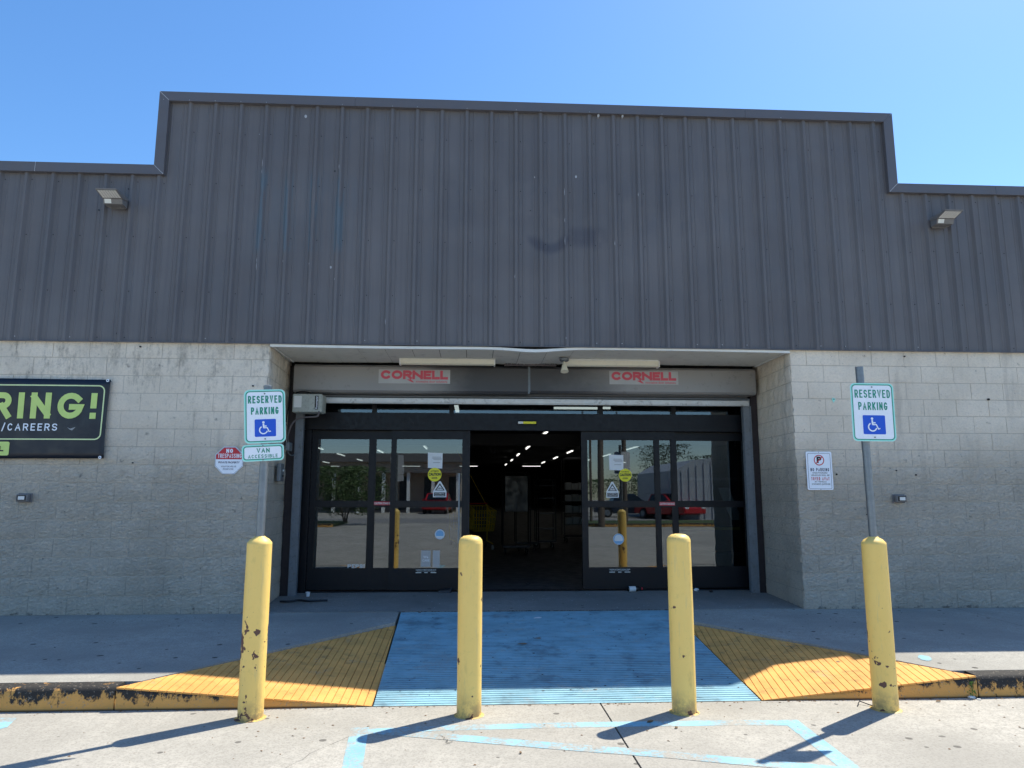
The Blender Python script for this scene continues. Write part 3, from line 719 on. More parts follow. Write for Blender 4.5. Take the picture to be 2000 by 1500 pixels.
# coping trim: mitred pieces
TH = .118; YT0 = YM-.062; YT1 = YW+.34
def tpiece(pts): return sb(MB().prism(pts, YT0, YT1, 'y'), 'parapet_trim', 'trim')
gp = .0015
sl = lambda px_: PY(px_, 215, YT0)[0]
seams = [XSL, sl(693), sl(1455), XSR]
def hpiece(x0, x1, zt, m0=0, m1=0):                                   # m0/m1: horizontal shift of the lower corner (mitre)
    tpiece([(x0+gp, zt), (x0+m0+gp, zt-TH), (x1-m1-gp, zt-TH), (x1-gp, zt)])
hpiece(-14, PY(68,330,YT0)[0], ZP); hpiece(PY(68,330,YT0)[0], XSL, ZP, 0, -TH)
hpiece(XSL, seams[1], ZT, TH, 0); hpiece(seams[1], seams[2], ZT); hpiece(seams[2], XSR, ZT, 0, TH)
hpiece(XSR, PY(1945,370,YT0)[0], ZP, -TH, 0); hpiece(PY(1945,370,YT0)[0], 16, ZP)
tpiece([(XSL, ZP+gp), (XSL+TH, ZP-TH+gp), (XSL+TH, ZT-TH-gp), (XSL, ZT-gp)])
tpiece([(XSR-TH, ZT-TH-gp), (XSR-TH, ZP-TH+gp), (XSR, ZP+gp), (XSR, ZT-gp)])
# hemmed lower lip of the trim gives a small shadow step; sealed seams as pale beads
bd = MB()
for (x0,z0,x1,z1) in ((XSL+.002,ZP-.002,XSL+TH-.004,ZP-TH+.004),(XSL+.004,ZT-.004,XSL+TH-.004,ZT-TH+.006),(XSR-TH+.004,ZP-TH+.004,XSR-.004,ZP-.004)):
    bd.tube([(x0+(x1-x0)*q/6+random.uniform(-.002,.002), YT0-.001, z0+(z1-z0)*q/6) for q in range(7)], .0035, 5)
xq = PY(68,330,YT0)[0]; bd.tube([(xq+random.uniform(-.003,.003), YT0-.001, ZP-TH*q/6) for q in range(7)], .003, 5)
sb(bd, 'seam_sealant', 'trimedge')
# screws and old holes
sc = MB(); sc2 = MB(); hol = MB()
def disc(mb, x, y, z, r, d=.004, n=7): mb.prism(circ(x, z, r, n), y-d, y+.001, 'y')
kk = -46
for kk in range(-46, 54):
    xr = RIB0+kk*RS
    if not (-13.9 < xr < 15.9): continue
    for zz in (3.63+.0, 4.30, 4.97, 5.62):
        top = ZT if XSL < xr < XSR else ZP
        if zz < top-.2: disc(sc, xr+.055, YM, zz+random.uniform(-.01,.01), .006)
    if random.random() < .75: disc(sc if random.random()<.5 else sc2, xr+.05, YM, ZS+.035, .006)
    if random.random() < .4 and XSL < xr < XSR: disc(sc2, xr, YT0, ZT-TH+.012, .004)
tag(sb(sc, 'screws', 'dark'), kind='stuff'); tag(sb(sc2, 'bare_screws', 'trimedge'), kind='stuff')
for px_, py_, r_ in ((198,369,.010),(251,369,.010),(193,410,.010),(245,409,.010),(1805,402,.010),(1851,404,.010),(1809,444,.010),(1854,446,.010),(654,334,.009),(229,651,.013),(1648,677,.016),(1036,411,.006)):
    x, z_ = PY(px_, py_, YM-.005); disc(hol, x, YM-.002, z_, r_, .003, 9)
tag(sb(hol, 'old_sign_holes', 'black'), kind='stuff')
scr = MB()
for px_, py_, r_ in ((597,227,.022),(613,320,.016),(1125,345,.017),(1044,346,.010),(646,522,.016),(1168,228,.02),(1215,229,.018),(1422,352,.008),(506,262,.01)):
    x, z_ = PY(px_, py_, YM-.005); poly_ = [(x+r_*(1+.5*noise.noise(Vector((q,px_,0))))*math.cos(q*.785)*.7, z_+r_*(1+.5*noise.noise(Vector((q,py_,3))))*math.sin(q*.785)) for q in range(8)]
    scr.prism(poly_, YM-.038 if py_ < 235 and px_>1000 else YM-.004, YM+.001, 'y')
for px_, py_, l_ in ((513,318,.10),(513,335,.05),(500,508,.05),(500,520,.10),(552,510,.03),(660,325,.06),(655,545,.03),(752,628,.08),(1102,375,.10),(1102,430,.06),(1102,470,.12),(1103,660,.03),(608,515,.03),(1004,540,.05),(1196,475,.06),(1245,380,.05)):
    x, z_ = PY(px_, py_, YM-.03); kq = round((x-RIB0)/RS); x = RIB0+kq*RS-.016; w_ = .004
    scr.prism([(x-w_, z_), (x, z_+l_/2), (x+w_*.6, z_-l_*.2), (x-w_*.2, z_-l_/2)], YM-.034, YM-.02, 'y')
tag(sb(scr, 'paint_chips', 'trimedge'), kind='stuff')
# roof, outer shell, interior room
sb(MB().box(-14, 16, YW+.31, 75, 4.3, 4.45), 'roof', 'roofd')
sh = MB().box(-14.2, -14.0, YW, 75, -.3, ZP-.2).box(16.0, 16.2, YW, 75, -.3, ZP-.2).box(-14.2, 16.2, 75, 75.2, -.3, 5)
sh.box(-14, XL-.21, 9.3, 9.5, -.3, 4.29).box(XR+.21, 16, 9.3, 9.5, -.3, 4.29)
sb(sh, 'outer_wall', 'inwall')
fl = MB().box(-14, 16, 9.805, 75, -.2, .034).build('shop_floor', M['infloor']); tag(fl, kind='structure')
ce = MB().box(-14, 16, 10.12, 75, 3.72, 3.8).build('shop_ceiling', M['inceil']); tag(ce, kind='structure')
ZD_T = 2.62
# masonry between the returns and the door frame
sb(MB().box(XL-.3, XL+.02, 9.585, 10.12, 0, 3.7), 'return_wall', 'jamb'); sb(MB().box(XR-.02, XR+.3, 9.585, 10.12, 0, 3.7), 'return_wall', 'jamb')
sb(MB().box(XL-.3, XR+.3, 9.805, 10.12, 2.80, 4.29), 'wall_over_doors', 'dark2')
# soffit panels
def sag(x): return -.034*math.exp(-((x-.72)/.33)**2)-.008*math.sin((x-XL)*1.1)
YH = 9.27
nx = 19; pw = (XR-XL)/nx
for i in range(nx):
    x0 = XL+i*pw+.003; x1 = XL+(i+1)*pw-.003; mb = MB(); rows_ = 6; pts = []
    for q in range(rows_+1):
        y = YW-.0+(YH+.06-YW)*q/rows_
        for x in (x0-(.06*(y-YW) if i == 0 else 0), (x0+x1)/2, x1+(.047*(y-YW) if i == nx-1 else 0)):
            pts.append((x, y, ZS-.028+sag(x)*(1-.45*q/rows_)+(.002 if x in (x0,x1) else 0)-.012*max(0,noise.noise(Vector((x*.8,y*2,0))))))
    n = len(pts); top = [(a,b,c+.006) for a,b,c in pts]
    fs = [(q*3+k_, q*3+k_+1, (q+1)*3+k_+1, (q+1)*3+k_) for q in range(rows_) for k_ in range(2)]
    sb(MB().add(pts, fs).add(top, fs), 'soffit_panel', 'soffit')
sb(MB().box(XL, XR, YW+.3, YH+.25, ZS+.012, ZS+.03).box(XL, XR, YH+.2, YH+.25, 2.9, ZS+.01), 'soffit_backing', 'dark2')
mb = MB(); n = 48; pts = []
for i in range(n+1):
    x = XL+.002+(XR-XL-.004)*i/n; s_ = sag(x)
    pts += [(x, YW-.02, ZS-.023+s_*.8), (x, YW-.02, ZS-.052+s_), (x, YW+.03, ZS-.052+s_), (x, YW+.03, ZS-.023+s_*.8)]
fs = [(i*4+q, (i+1)*4+q, (i+1)*4+(q+1)%4, i*4+(q+1)%4) for i in range(n) for q in range(4)]
sb(mb.add(pts, fs), 'soffit_fascia', 'white')
sb(MB().box(XR-.10, XR-.004, YW-.024, YW-.021, ZS-.058, ZS-.03).box(XR-.03, XR-.012, YW+.03, YH, ZS-.05, ZS-.035), 'soffit_trim', 'white')
sb(MB().box(XL+.012, XL+.03, YW+.03, YH, ZS-.05, ZS-.035), 'soffit_trim', 'white')

# ---------------- rolling shutter
sh_root = empty('rolling_shutter', (0, 9.4, 0)); tag(sh_root, 'raised steel rolling shutter with a dull grey hood above the doors', 'rolling shutter')
def part(mb, name, m, root, smooth=False):
    o = mb.build(name, M[m] if isinstance(m, str) else m); o.parent = root; o.matrix_parent_inverse = Matrix.Translation(-root.location); return o
hx0, hzt = PY(577, 703, YH); hx1, _ = PY(1475, 712, YH); hxm = PY(1033, 740, YH)[0]; hzb = PY(700, 766, YH)[1]
hx1 = PY(1476, 740, YH)[0]; hx0 = PY(574, 740, YH)[0]
zt = ZS-.075
def hood(x0, x1, yf, zt, zb): # rounded nose section
    prof = [(yf+.30, zt), (yf+.03, zt), (yf, zt-.03), (yf, zb+.03), (yf+.02, zb+.004), (yf+.06, zb), (yf+.30, zb)]
    return MB().prism(prof, x0, x1, 'x')
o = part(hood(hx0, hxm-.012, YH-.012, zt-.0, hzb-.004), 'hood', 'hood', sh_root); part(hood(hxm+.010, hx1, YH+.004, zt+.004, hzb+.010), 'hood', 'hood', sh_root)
part(MB().box(hxm-.012, hxm+.010, YH+.004, YH+.05, hzb-.0, zt).box(hxm+.010, hxm+.018, YH-.008, YH+.003, hzb+.02, zt-.01), 'hood_joint', 'galv', sh_root)
zc0 = PY(1000, 779, 9.42)[1]; zc1 = PY(1000, 790, 9.42)[1]
gx0, gx1 = PY(590, 790, 9.45)[0], PY(1460, 790, 9.45)[0]
z_ = zc0+.004
while z_ < hzb+.05:
    part(MB().prism([(9.45, z_), (9.437, z_+.012), (9.437, z_+.026), (9.45, z_+.037), (9.46, z_+.037), (9.46, z_)], gx0, gx1, 'x'), 'slat', 'slat', sh_root); z_ += .040
part(MB().prism([(9.405, zc1+.008), (9.40, zc1+.016), (9.40, zc0-.006), (9.41, zc0), (9.48, zc0), (9.48, zc1+.008)], gx0, gx1, 'x').box(gx0, gx1, 9.39, 9.42, zc1-.002, zc1+.007), 'bottom_bar', 'bar', sh_root)
for (p0, p1, s_) in (((571,1000),(586,1000),1), ((1459,1000),(1474,1000),-1)):
    x0 = PY(*p0, 9.46)[0]; x1 = PY(*p1, 9.46)[0]
    part(MB().box(x0, x1, 9.44, 9.50, .012, zc0+.03).box(x0+.004, x1-.004, 9.425, 9.439, .02, zc1).box(x0 if s_>0 else x1-.012, x0+.012 if s_>0 else x1, 9.41, 9.424, .012, zc1), 'guide_rail', 'guide', sh_root)
part(MB().box(ret_left(9.5)+.012, PY(571,1000,9.47)[0]-.003, 9.43, 9.56, .008, hzt-.05), 'jamb_angle', 'jamb', sh_root)
part(MB().box(PY(1474,1000,9.47)[0]+.003, ret_right(9.5)-.012, 9.43, 9.56, .008, hzt-.05), 'jamb_angle', 'jamb', sh_root)
# maker's plates
for (x0p, x1p, y0p, y1p, yy) in ((740, 879, 722, 749, YH-.012), (1190, 1325, 725, 751, YH+.004)):
    x0, z1 = PY(x0p, y0p, yy); x1, z0 = PY(x1p, y1p, yy); z1 = PY((x0p+x1p)/2, y0p, yy)[1]; z0 = PY((x0p+x1p)/2, y1p, yy)[1]
    pl = part(MB().box(x0, x1, yy-.0025, yy-.0005, z0, z1), 'maker_plate', 'plate', sh_root)
    h = z1-z0; w = x1-x0
    t1 = MB(); put_strokes(t1, 'CORNELL', x0+w*.03, x1-w*.03, z0+h*.30, z1-h*.06, yy-.0040, .034, .20, None, {'C':1.2,'O':1.3,'N':1.25})
    t1.quad((x0+w*.39, yy-.0038, z0+h*.28), (x0+w*.47, yy-.0038, z0+h*.08), (x0+w*.50, yy-.0038, z0+h*.08), (x0+w*.45, yy-.0038, z0+h*.30))
    o = t1.build('lettering', M['redfade']); o.parent = pl
    t2 = MB(); put_text(t2, 'innovative door solutions', x0+w*.52, x1-w*.04, z0+h*.06, z0+h*.24, yy-.0036, .01); o = t2.build('small_lettering', M['redfade']); o.parent = pl
# motor cover
mx0 = PY(571, 787, 9.1)[0]; mx1 = PY(628, 787, 9.1)[0]; mz1 = PY(600, 769, 9.1)[1]; mz0 = PY(600, 805, 9.1)[1]
part(MB().cbox(mx0, mx1, 9.1, 9.32, mz0, mz1, .010).box(mx1-.004, mx1+.008, 9.115, 9.33, mz0+.01, mz1-.01), 'motor_cover', 'motor', sh_root)
part(MB().box(mx0+.02, mx0+.115, 9.0985, 9.0995, mz0+.06, mz1-.03), 'spec_label', 'label', sh_root)
ml_ = part(MB().box(mx1-.085, mx1-.040, 9.0980, 9.0995, mz0+.035, mz1-.025), 'name_strip', 'black', sh_root)
t1 = MB(); put_text(t1, 'Powermaster', 0, 1, 0, 1, 0, .01)
hh = mz1-mz0-.075; t1.v = [(mx1-.047-b_*.030, 9.0972, mz0+.045+a_*hh) for a_, y_, b_ in t1.v]; t1.v = [(mx1-.076+(mx1-.047-p[0])*0+ (mx1-.047-p[0]) if False else p[0], p[1], p[2]) for p in t1.v]
o = t1.build('lettering', M['signw']); o.parent = ml_
# conduits (own things on the wall)
def P3(px, py, Y): x, z = PY(px, py, Y); return (x, Y, z)
cpts = [P3(623,803,9.1), P3(621,812,9.1), P3(614,814,9.1), P3(598,815,9.12), P3(582,818,9.16), P3(572,826,9.18), P3(566,838,9.2), P3(562,858,9.24), (XL+.045,9.3,PY(563,875,9.3)[1])]
def smooth_pts(pts, n=5):
    P_ = [Vector(p) for p in pts]; P_ = [P_[0]]+P_+[P_[-1]]; out = []
    for i in range(1, len(P_)-2):
        for q in range(n):
            t_ = q/n; a,b,c,d = P_[i-1],P_[i],P_[i+1],P_[i+2]
            out.append(.5*((2*b)+(-a+c)*t_+(2*a-5*b+4*c-d)*t_*t_+(-a+3*b-3*c+d)*t_**3))
    out.append(P_[-2]); return out
o = MB().tube(smooth_pts(cpts), .011, 8).build('conduit', M['conduit']); auto(o); tag(o, 'grey flexible conduit curving from the shutter motor to the left jamb', 'conduit')
c2 = [P3(608,768,9.15), P3(596,765,9.15), P3(583,766,9.15), P3(573,772,9.2), P3(566,785,9.25), P3(561,808,9.3), P3(558,835,9.3), P3(557,870,9.3)]
o = MB().tube(smooth_pts(c2), .008, 8).build('cable', M['dark']); auto(o); tag(o, 'black cable looping over the shutter motor and down the left return', 'cable')
c3 = [P3(558,868,9.25), P3(562,882,9.3), P3(568,889,9.35), P3(576,888,9.40), P3(581,884,9.41)]
o = MB().tube(smooth_pts(c3), .008, 8).build('whip', M['galv']); auto(o); o.name = 'conduit_whip'; tag(o, 'short bent metal conduit reaching from the return wall to the left shutter guide', 'conduit')
# control boxes on the left return wall (faces +X)
def wallbox(pxa, pxb, Y0, lab, buttons):
    z1 = PY(pxa[0], pxa[1], Y0)[1]; z0 = PY(pxb[0], pxb[1], Y0)[1]
    r = empty('control_box', (XL, Y0, z0), label=lab, cat='control box')
    o = MB().cbox(.012, .055, -.085, .085, 0, z1-z0, .005).build('enclosure', M['galv'], r)
    o2 = MB().box(.0555, .058, -.06, .065, .015, (z1-z0)-.015).build('cover', M['galv'], r)
    for q in range(buttons):
        MB().prism(circ(.02, (z1-z0)*(.62-.32*q), .012, 12), .0585, .068, 'x').build('button', M['white' if q == 0 else 'black'], r)
    return r
wallbox((545,906),(545,940), 8.86, 'grey two button control box on the left return wall', 2)
wallbox((561,864),(561,881), 9.2, 'small grey junction box above the two button box', 0)

# ---------------- automatic doors
YD = 9.72
doors = empty('automatic_door', (.86, YD, .02)); tag(doors, 'black aluminium automatic sliding doors standing half open', 'door')
X = lambda px_: PY(px_, 985, YD)[0]
def Zd(py_): return (PY(830, py_-1, YD)[1]+PY(1210, py_+.5, YD)[1])/2
z_hb = Zd(842); z_ht = Zd(809); z_tt = Zd(791); z_gt = Zd(858); z_m1 = Zd(979.5); z_m0 = Zd(990); z_gb = Zd(1110); zf = .046
fx0, fx1 = XL+.03, XR-.03
part(MB().box(fx0, fx1, YD-.07, YD+.08, z_hb, z_ht).box(fx0, fx1, YD-.078, YD-.071, z_hb, z_hb+.012), 'header', 'dark', doors)
part(MB().box(fx0, fx1, YD-.01, YD+.08, z_tt, ZS-.2), 'top_rail', 'dark', doors)
tp = [fx0]+[PY(p_, 800, YD)[0] for p_ in (731, 882, 1173, 1315)]+[fx1]
for a, b in zip(tp, tp[1:]):
    part(MB().box(a+.03, b-.03, YD+.03, YD+.036, z_ht+.0, z_tt), 'transom_pane', 'glass', doors)
for p_ in tp[1:-1]: part(MB().box(p_-.03, p_+.03, YD-.01, YD+.07, z_ht, z_tt), 'transom_mullion', 'dark', doors)
part(MB().box(fx0, X(604), YD-.03, YD+.08, zf, z_hb), 'jamb_post', 'dark', doors); part(MB().box(X(1466), fx1, YD-.03, YD+.08, zf, z_hb), 'jamb_post', 'dark', doors)
def leaf(name, xa, xb, y0, panes, stiles, lab=None, cuts_=None):
    """panes: (x0,x1) glass bays; the rest of the leaf is frame."""
    mb = MB(); y1 = y0+.045
    bays = sorted(panes); last = xa
    for a, b in bays: mb.box(last, a, y0, y1, zf+.01, z_hb-.004); last = b
    mb.box(last, xb, y0, y1, zf+.01, z_hb-.004)
    for a, b in bays:
        mb.box(a, b, y0, y1, z_gt, z_hb-.004); mb.box(a, b, y0, y1, z_m0, z_m1); mb.box(a, b, y0, y1, zf+.01, z_gb)
    o = part(mb, name, 'dark', doors)
    for a, b in bays:
        for z0, z1 in ((z_m1, z_gt), (z_gb, z_m0)):
            g_ = MB().box(a-.003, b+.003, y0+.018, y0+.024, z0-.003, z1+.003).build('glass_pane', M['glass']); g_.parent = o
            bead = MB()
            for (p,q,r_,s_) in ((a,a+.008,z0,z1),(b-.008,b,z0,z1),(a+.008,b-.008,z0,z0+.008),(a+.008,b-.008,z1-.008,z1)): bead.box(p,q,y0+.006,y0+.0175,r_,s_)
            bo = bead.build('glazing_bead', M['dark']); bo.parent = o
    return o
sl_ = leaf('side_panel', X(604), X(765), YD+.03, [(X(614), X(718)), (X(730), X(762))], None)
sr_ = leaf('side_panel', X(1312), X(1466), YD+.03, [(X(1325), X(1457))], None)
dl = leaf('sliding_panel', X(762), X(917), YD-.03, [(X(771), X(903))], None)
dr = leaf('sliding_panel', X(1136), X(1322), YD-.03, [(X(1147), X(1280)), (X(1289), X(1313))], None)
part(MB().box(fx0, fx1, YD-.05, YD+.08, .030, .045), 'threshold', 'dark', doors)
part(MB().cbox(PY(1010,827,YD-.07)[0], PY(1048,827,YD-.07)[0], YD-.10, YD-.0785, Zd(831), Zd(823), .004), 'motion_sensor', 'dark', doors)
sx0, sx1 = PY(1012,827,YD-.1)[0], PY(1047,827,YD-.1)[0]; sz0, sz1 = Zd(829.3), Zd(825); sm = sx0+(sx1-sx0)*.28
part(MB().box(sx0, sm, YD-.1025, YD-.1005, sz0, sz1), 'sensor_label', 'label', doors); part(MB().box(sm+.001, sx1, YD-.1025, YD-.1005, sz0, sz1), 'sensor_strip', 'yel', doors)
part(MB().cyl(0, 0, 0, .02, .012, 12), 'lock_knob', 'galv', doors).matrix_world = Matrix.Translation((PY(1140,976,YD-.03)[0], YD-.031, Zd(976))) @ Matrix.Rotation(R(90), 4, 'X')
# guide bar of the left leaf (bright vertical pull)
pb_ = MB().box(X(895), X(898), YD-.047, YD-.034, Zd(1060), Zd(925)).build('pull_bar', M['galv']); pb_.parent = dl
# stickers and notices on the leaves
YS = YD-.030
YG = YD-.030+.018                                                      # front of the pane
def sticker(mb, name, m, p_, lab=None): o = mb.build(name, M[m]); o.parent = p_; return o
def rectpx(x0, x1, y0, y1, Y): return PY(x0, (y0+y1)/2, Y)[0], PY(x1, (y0+y1)/2, Y)[0], PY((x0+x1)/2, y1, Y)[1], PY((x0+x1)/2, y0, Y)[1]
for (lf, cx, paper, caution, tri, rnd, tl_, red) in (
    (dl, 0, (836,864,884,915), (849,927,12.5), (858,940,846,872), (859,1043.5,9), (812,852,1112,1119), (730.5,762,979.6,986.5)),
    (dr, 1, (1190,1217,888,919), (1221,928,12), (1196,941,1184,1208), (1208,1053,10), (1190,1231,1111,1118), (1288,1318,980.5,987.5))):
    x0,x1,z0,z1 = rectpx(*paper, YG); y = YG-.003
    o = sticker(MB().add([(x0,y,z0+.008),(x1,y-.003,z0),(x1+.003,y-.004,z1-.006),(x0-.004,y,z1)], [(0,1,2,3)]), 'paper_notice', 'paper', lf)
    tt = MB(); w = x1-x0; h = z1-z0
    for q, (u0,u1,v) in enumerate(((.30,.9,.70),(.30,.95,.62),(.38,.95,.54),(.35,.85,.35))): tt.box(x0+w*u0, x0+w*u1, y-.0062, y-.0052, z0+h*v, z0+h*(v+.03))
    sticker(tt, 'notice_print', 'greyprint', lf)
    (a_, b_, r_) = caution; cx_, cz_ = PY(a_, b_, YG); r = r_/F_PX*10.2
    sticker(MB().prism(circ(cx_, cz_, r), YG-.006, YG-.003, 'y'), 'caution_sticker', 'yel', lf)
    tt = MB(); put_text(tt, 'AUTOMATIC', cx_-r*.62, cx_+r*.62, cz_+r*.40, cz_+r*.62, YG-.008, .02); put_text(tt, 'CAUTION', cx_-r*.88, cx_+r*.88, cz_-r*.17, cz_+r*.27, YG-.008, .05); put_text(tt, 'DOOR', cx_-r*.4, cx_+r*.4, cz_-r*.62, cz_-r*.36, YG-.008, .03)
    sticker(tt, 'caution_lettering', 'black', lf)
    (ax, ay, bx0, bx1) = tri
    xa, xb, zb, zt_ = rectpx(bx0, bx1, ay, ay+31, YG); xm = (xa+xb)/2; H = zt_-zb; W = xb-xa; y = YG-.004
    sticker(MB().prism([(xa,zb),(xb,zb),(xb,zb+H*.38),(xm+W*.06,zt_),(xm-W*.06,zt_),(xa,zb+H*.38)], y, y+.001, 'y'), 'sensor_sticker', 'paper', lf)
    sticker(MB().prism([(xa+W*.08,zb+H*.05),(xb-W*.08,zb+H*.05),(xb-W*.08,zb+H*.30),(xa+W*.08,zb+H*.30)], y-.0015, y-.0005, 'y'), 'sticker_field', 'black', lf)
    t3 = MB(); t3.prism([(xa+W*.13,zb+H*.42),(xb-W*.13,zb+H*.42),(xm,zt_-H*.12)], y-.0015, y-.0005, 'y'); sticker(t3, 'sticker_triangle', 'black', lf)
    t4 = MB(); t4.prism([(xa+W*.25,zb+H*.46),(xb-W*.25,zb+H*.46),(xm,zt_-H*.24)], y-.003, y-.002, 'y'); sticker(t4, 'sticker_triangle_fill', 'paper', lf)
    t5 = MB(); ribbon(t5, [(xm-W*.16,zb+H*.50),(xm-W*.08,zb+H*.57),(xm,zb+H*.585),(xm+W*.08,zb+H*.57),(xm+W*.16,zb+H*.50)], H*.035, y-.0040); poly(t5, circ(xm, zb+H*.53, H*.03, 10), y-.0042); sticker(t5, 'sticker_eye', 'black', lf)
    t6 = MB(); put_text(t6, 'AUTOMATIC', xa+W*.14, xb-W*.14, zb+H*.19, zb+H*.27, y-.0025, .01); put_text(t6, 'SLIDING DOOR', xa+W*.14, xb-W*.14, zb+H*.08, zb+H*.15, y-.0025, .01); sticker(t6, 'sticker_lettering', 'paper', lf)
    cx_, cz_ = PY(rnd[0], rnd[1], YG); r = rnd[2]/F_PX*10.2
    sticker(MB().prism(circ(cx_, cz_, r), YG-.004, YG-.002, 'y'), 'round_sticker', 'sky_st' if not cx else 'paper', lf)
    t7 = MB(); ring2(t7, circ(cx_,cz_,r*.95), circ(cx_,cz_,r*.8), YG-.0055)
    poly(t7, [(cx_-r*.8,cz_-r*.35),(cx_+r*.8,cz_-r*.35),(cx_+r*.55,cz_-r*.72),(cx_-r*.55,cz_-r*.72)], YG-.0057); sticker(t7, 'round_sticker_print', 'paper' if not cx else 'sky_st', lf)
    t8 = MB(); x0,x1,z0,z1 = rectpx(*tl_, YS); h = z1-z0
    put_text(t8, 'CAUTION AUTOMATIC SLIDING DOOR', x0, x1, z1-h*.32, z1, YS-.0015, .02); put_text(t8, 'Keep clear of door without hesitating', x0+.02, x1-.02, z0+h*.36, z0+h*.60, YS-.0015, .01)
    t8.box(x0, x0+(x1-x0)*.27, YS-.0018, YS-.001, z0, z0+h*.2); t8.box(x1-(x1-x0)*.27, x1, YS-.0018, YS-.001, z0, z0+h*.2); t8.box(x0+(x1-x0)*.42, x0+(x1-x0)*.58, YS-.0018, YS-.001, z0, z0+h*.2)
    sticker(t8, 'kick_plate_lettering', 'label', lf)
    yy = YD+.03 if not cx else YS
    x0,x1,z0,z1 = rectpx(*red, yy); o = sticker(MB().box(x0, x1, yy-.0015, yy-.0005, z0, z1), 'stand_back_strip', 'red', sl_ if not cx else dr)
    t9 = MB(); put_text(t9, 'CAUTION STAND B' if not cx else 'CAUTION STAND BACK', x0+.004, x1-.002, z0+.009, z1-.009, yy-.003, .03); sticker(t9, 'stand_back_lettering', 'label', sl_ if not cx else dr)
# PEPSI lettering on the fixed pane and small posters on the left leaf
YG2 = YD+.03+.018
x0,x1,z0,z1 = rectpx(679,712,1102,1110,YG2); tt = MB(); put_strokes(tt, 'PEPSI', x0, x1, z0, z1, YG2-.003, .0125, .7); sticker(tt, 'pane_lettering', 'label', sl_)
x0,x1,z0,z1 = rectpx(822,841,1075,1107,YG); o = sticker(MB().box(x0,x1,YG-.004,YG-.003,z0,z1), 'poster', 'plate', dl)
tt = MB(); put_text(tt, 'We', x0+.03, x1-.03, z0+(z1-z0)*.52, z0+(z1-z0)*.68, YG-.006, .03); put_text(tt, 'CARE', x0+.02, x1-.015, z0+(z1-z0)*.32, z0+(z1-z0)*.46, YG-.006, .03); sticker(tt, 'poster_lettering', 'paper', dl)
x0,x1,z0,z1 = rectpx(845,859,1075,1108,YG); sticker(MB().box(x0,x1,YG-.004,YG-.003,z0,z1), 'poster', 'plate', dl)

# ---------------- things fixed to the soffit
def strip_fix(px0, px1, pyc, lab):
    Y = YH-.24; x0 = PY(px0, pyc, Y)[0]; x1 = PY(px1, pyc, Y)[0]; zc = ZS-.075
    r = empty('strip_light', ((x0+x1)/2, Y, zc), label=lab, cat='strip light', group='strip lights under the soffit'); L2 = (x1-x0)/2
    MB().prism([(-.06, .035), (-.045, -.02), (-.02, -.035), (.02, -.035), (.045, -.02), (.06, .035)], -L2+.015, L2-.015, 'x').build('diffuser', M['cream'], r)
    for s_ in (-1, 1): MB().box(s_*(L2-.015), s_*L2, -.064, .064, -.04, .04).build('end_cap', M['white'], r)
    MB().box(-L2+.016, L2-.016, -.05, .05, .036, .055).build('base_tray', M['white'], r)
strip_fix(781, 967, 700, 'unlit cream strip light under the soffit, left of the two')
strip_fix(1100, 1286, 703, 'unlit cream strip light under the soffit, right of the two')
Yf = YH-.45; fx, fz = PY(1102, 698, Yf); fz = ZS-.04+sag(fx)
r = empty('spotlight', (fx, Yf, fz), label='single round floodlight hanging from the middle of the soffit', cat='spotlight')
auto(MB().lathe(0, 0, [(.0,.004),(.045,.0),(.062,-.004),(.06,-.03),(.045,-.045),(.0,-.047)][::1], 20).build('canopy', M['galv'], r))
MB().tube([(0,0,-.045),(0,-.0,-.075),(.0,-.005,-.09)], .011, 8).build('swivel', M['cream'], r)
sp = MB().lathe(0, 0, [(.018,.045),(.03,.035),(.036,.0),(.05,-.045),(.052,-.055),(.0,-.05)], 20).build('lamp_head', M['cream'], r); auto(sp); sp.location = (0,-.008,-.125); sp.rotation_euler = (R(-14),0,0)
# rough foam / torn edge above the hood near the middle
tf = MB()
for q in range(70):
    x = PY(985+q*1.45, 707, YH-.03)[0]; tf.box(x, x+.008, YH-.045, YH-.01, zt+.006-random.uniform(0,.006), zt+.02+random.uniform(0,.018))
o = tf.build('frayed_gap_filler', M['conduit']); tag(o, 'frayed dark filler strip in the gap between soffit and shutter hood', 'filler strip')

# ---------------- wall pack lights on the siding
def wallpack(px_, py_, mir, lab):
    Y = YM-.035; x, z_ = PY(px_, py_, Y-.1)
    r = empty('wall_light', (x, Y, z_), label=lab, cat='wall light', group='wall lights on the metal siding')
    MB().box(-.10, .10, -.018, .0, -.075, .07).build('back_plate', M['body'], r)
    MB().prism([(-.019,-.065),(-.15,-.06),(-.175,.005),(-.019,.03)], -.125, .125, 'x').build('housing', M['body'], r)
    MB().prism([(-.019,.031),(-.178,.007),(-.36,.052),(-.365,.068),(-.019,.062)], -.135, .135, 'x').build('lamp_hood', M['body'], r)
    ln = MB()
    for q in range(7): ln.box(-.118+q*.0345, -.118+q*.0345+.029, -.0, .006, 0, .155)
    o = ln.build('lens', M['lens'], r); o.location = (0, -.19, .0035); o.rotation_euler = (R(90-13.8)+math.pi*0, 0, 0)
    o.rotation_euler = (R(76), 0, 0); o.location = (0, -.195, .0075)
    MB().add([(-.108,-.1545,-.052),(-.02,-.1545,-.052),(-.02,-.1765,.0),(-.108,-.1765,.0)], [(0,1,2,3)]).build('label_sticker', M['label'], r)
    for s_ in (-.07, .06): MB().box(s_, s_+.012, -.09, -.075, -.085, -.064).build('screw_boss', M['body'], r)
    r.scale = (.86,.86,.86)
    return r
wallpack(224, 392, 1, 'grey wall light on the siding left of the parapet step')
wallpack(1842, 431, -1, 'grey wall light on the siding right of the parapet step')
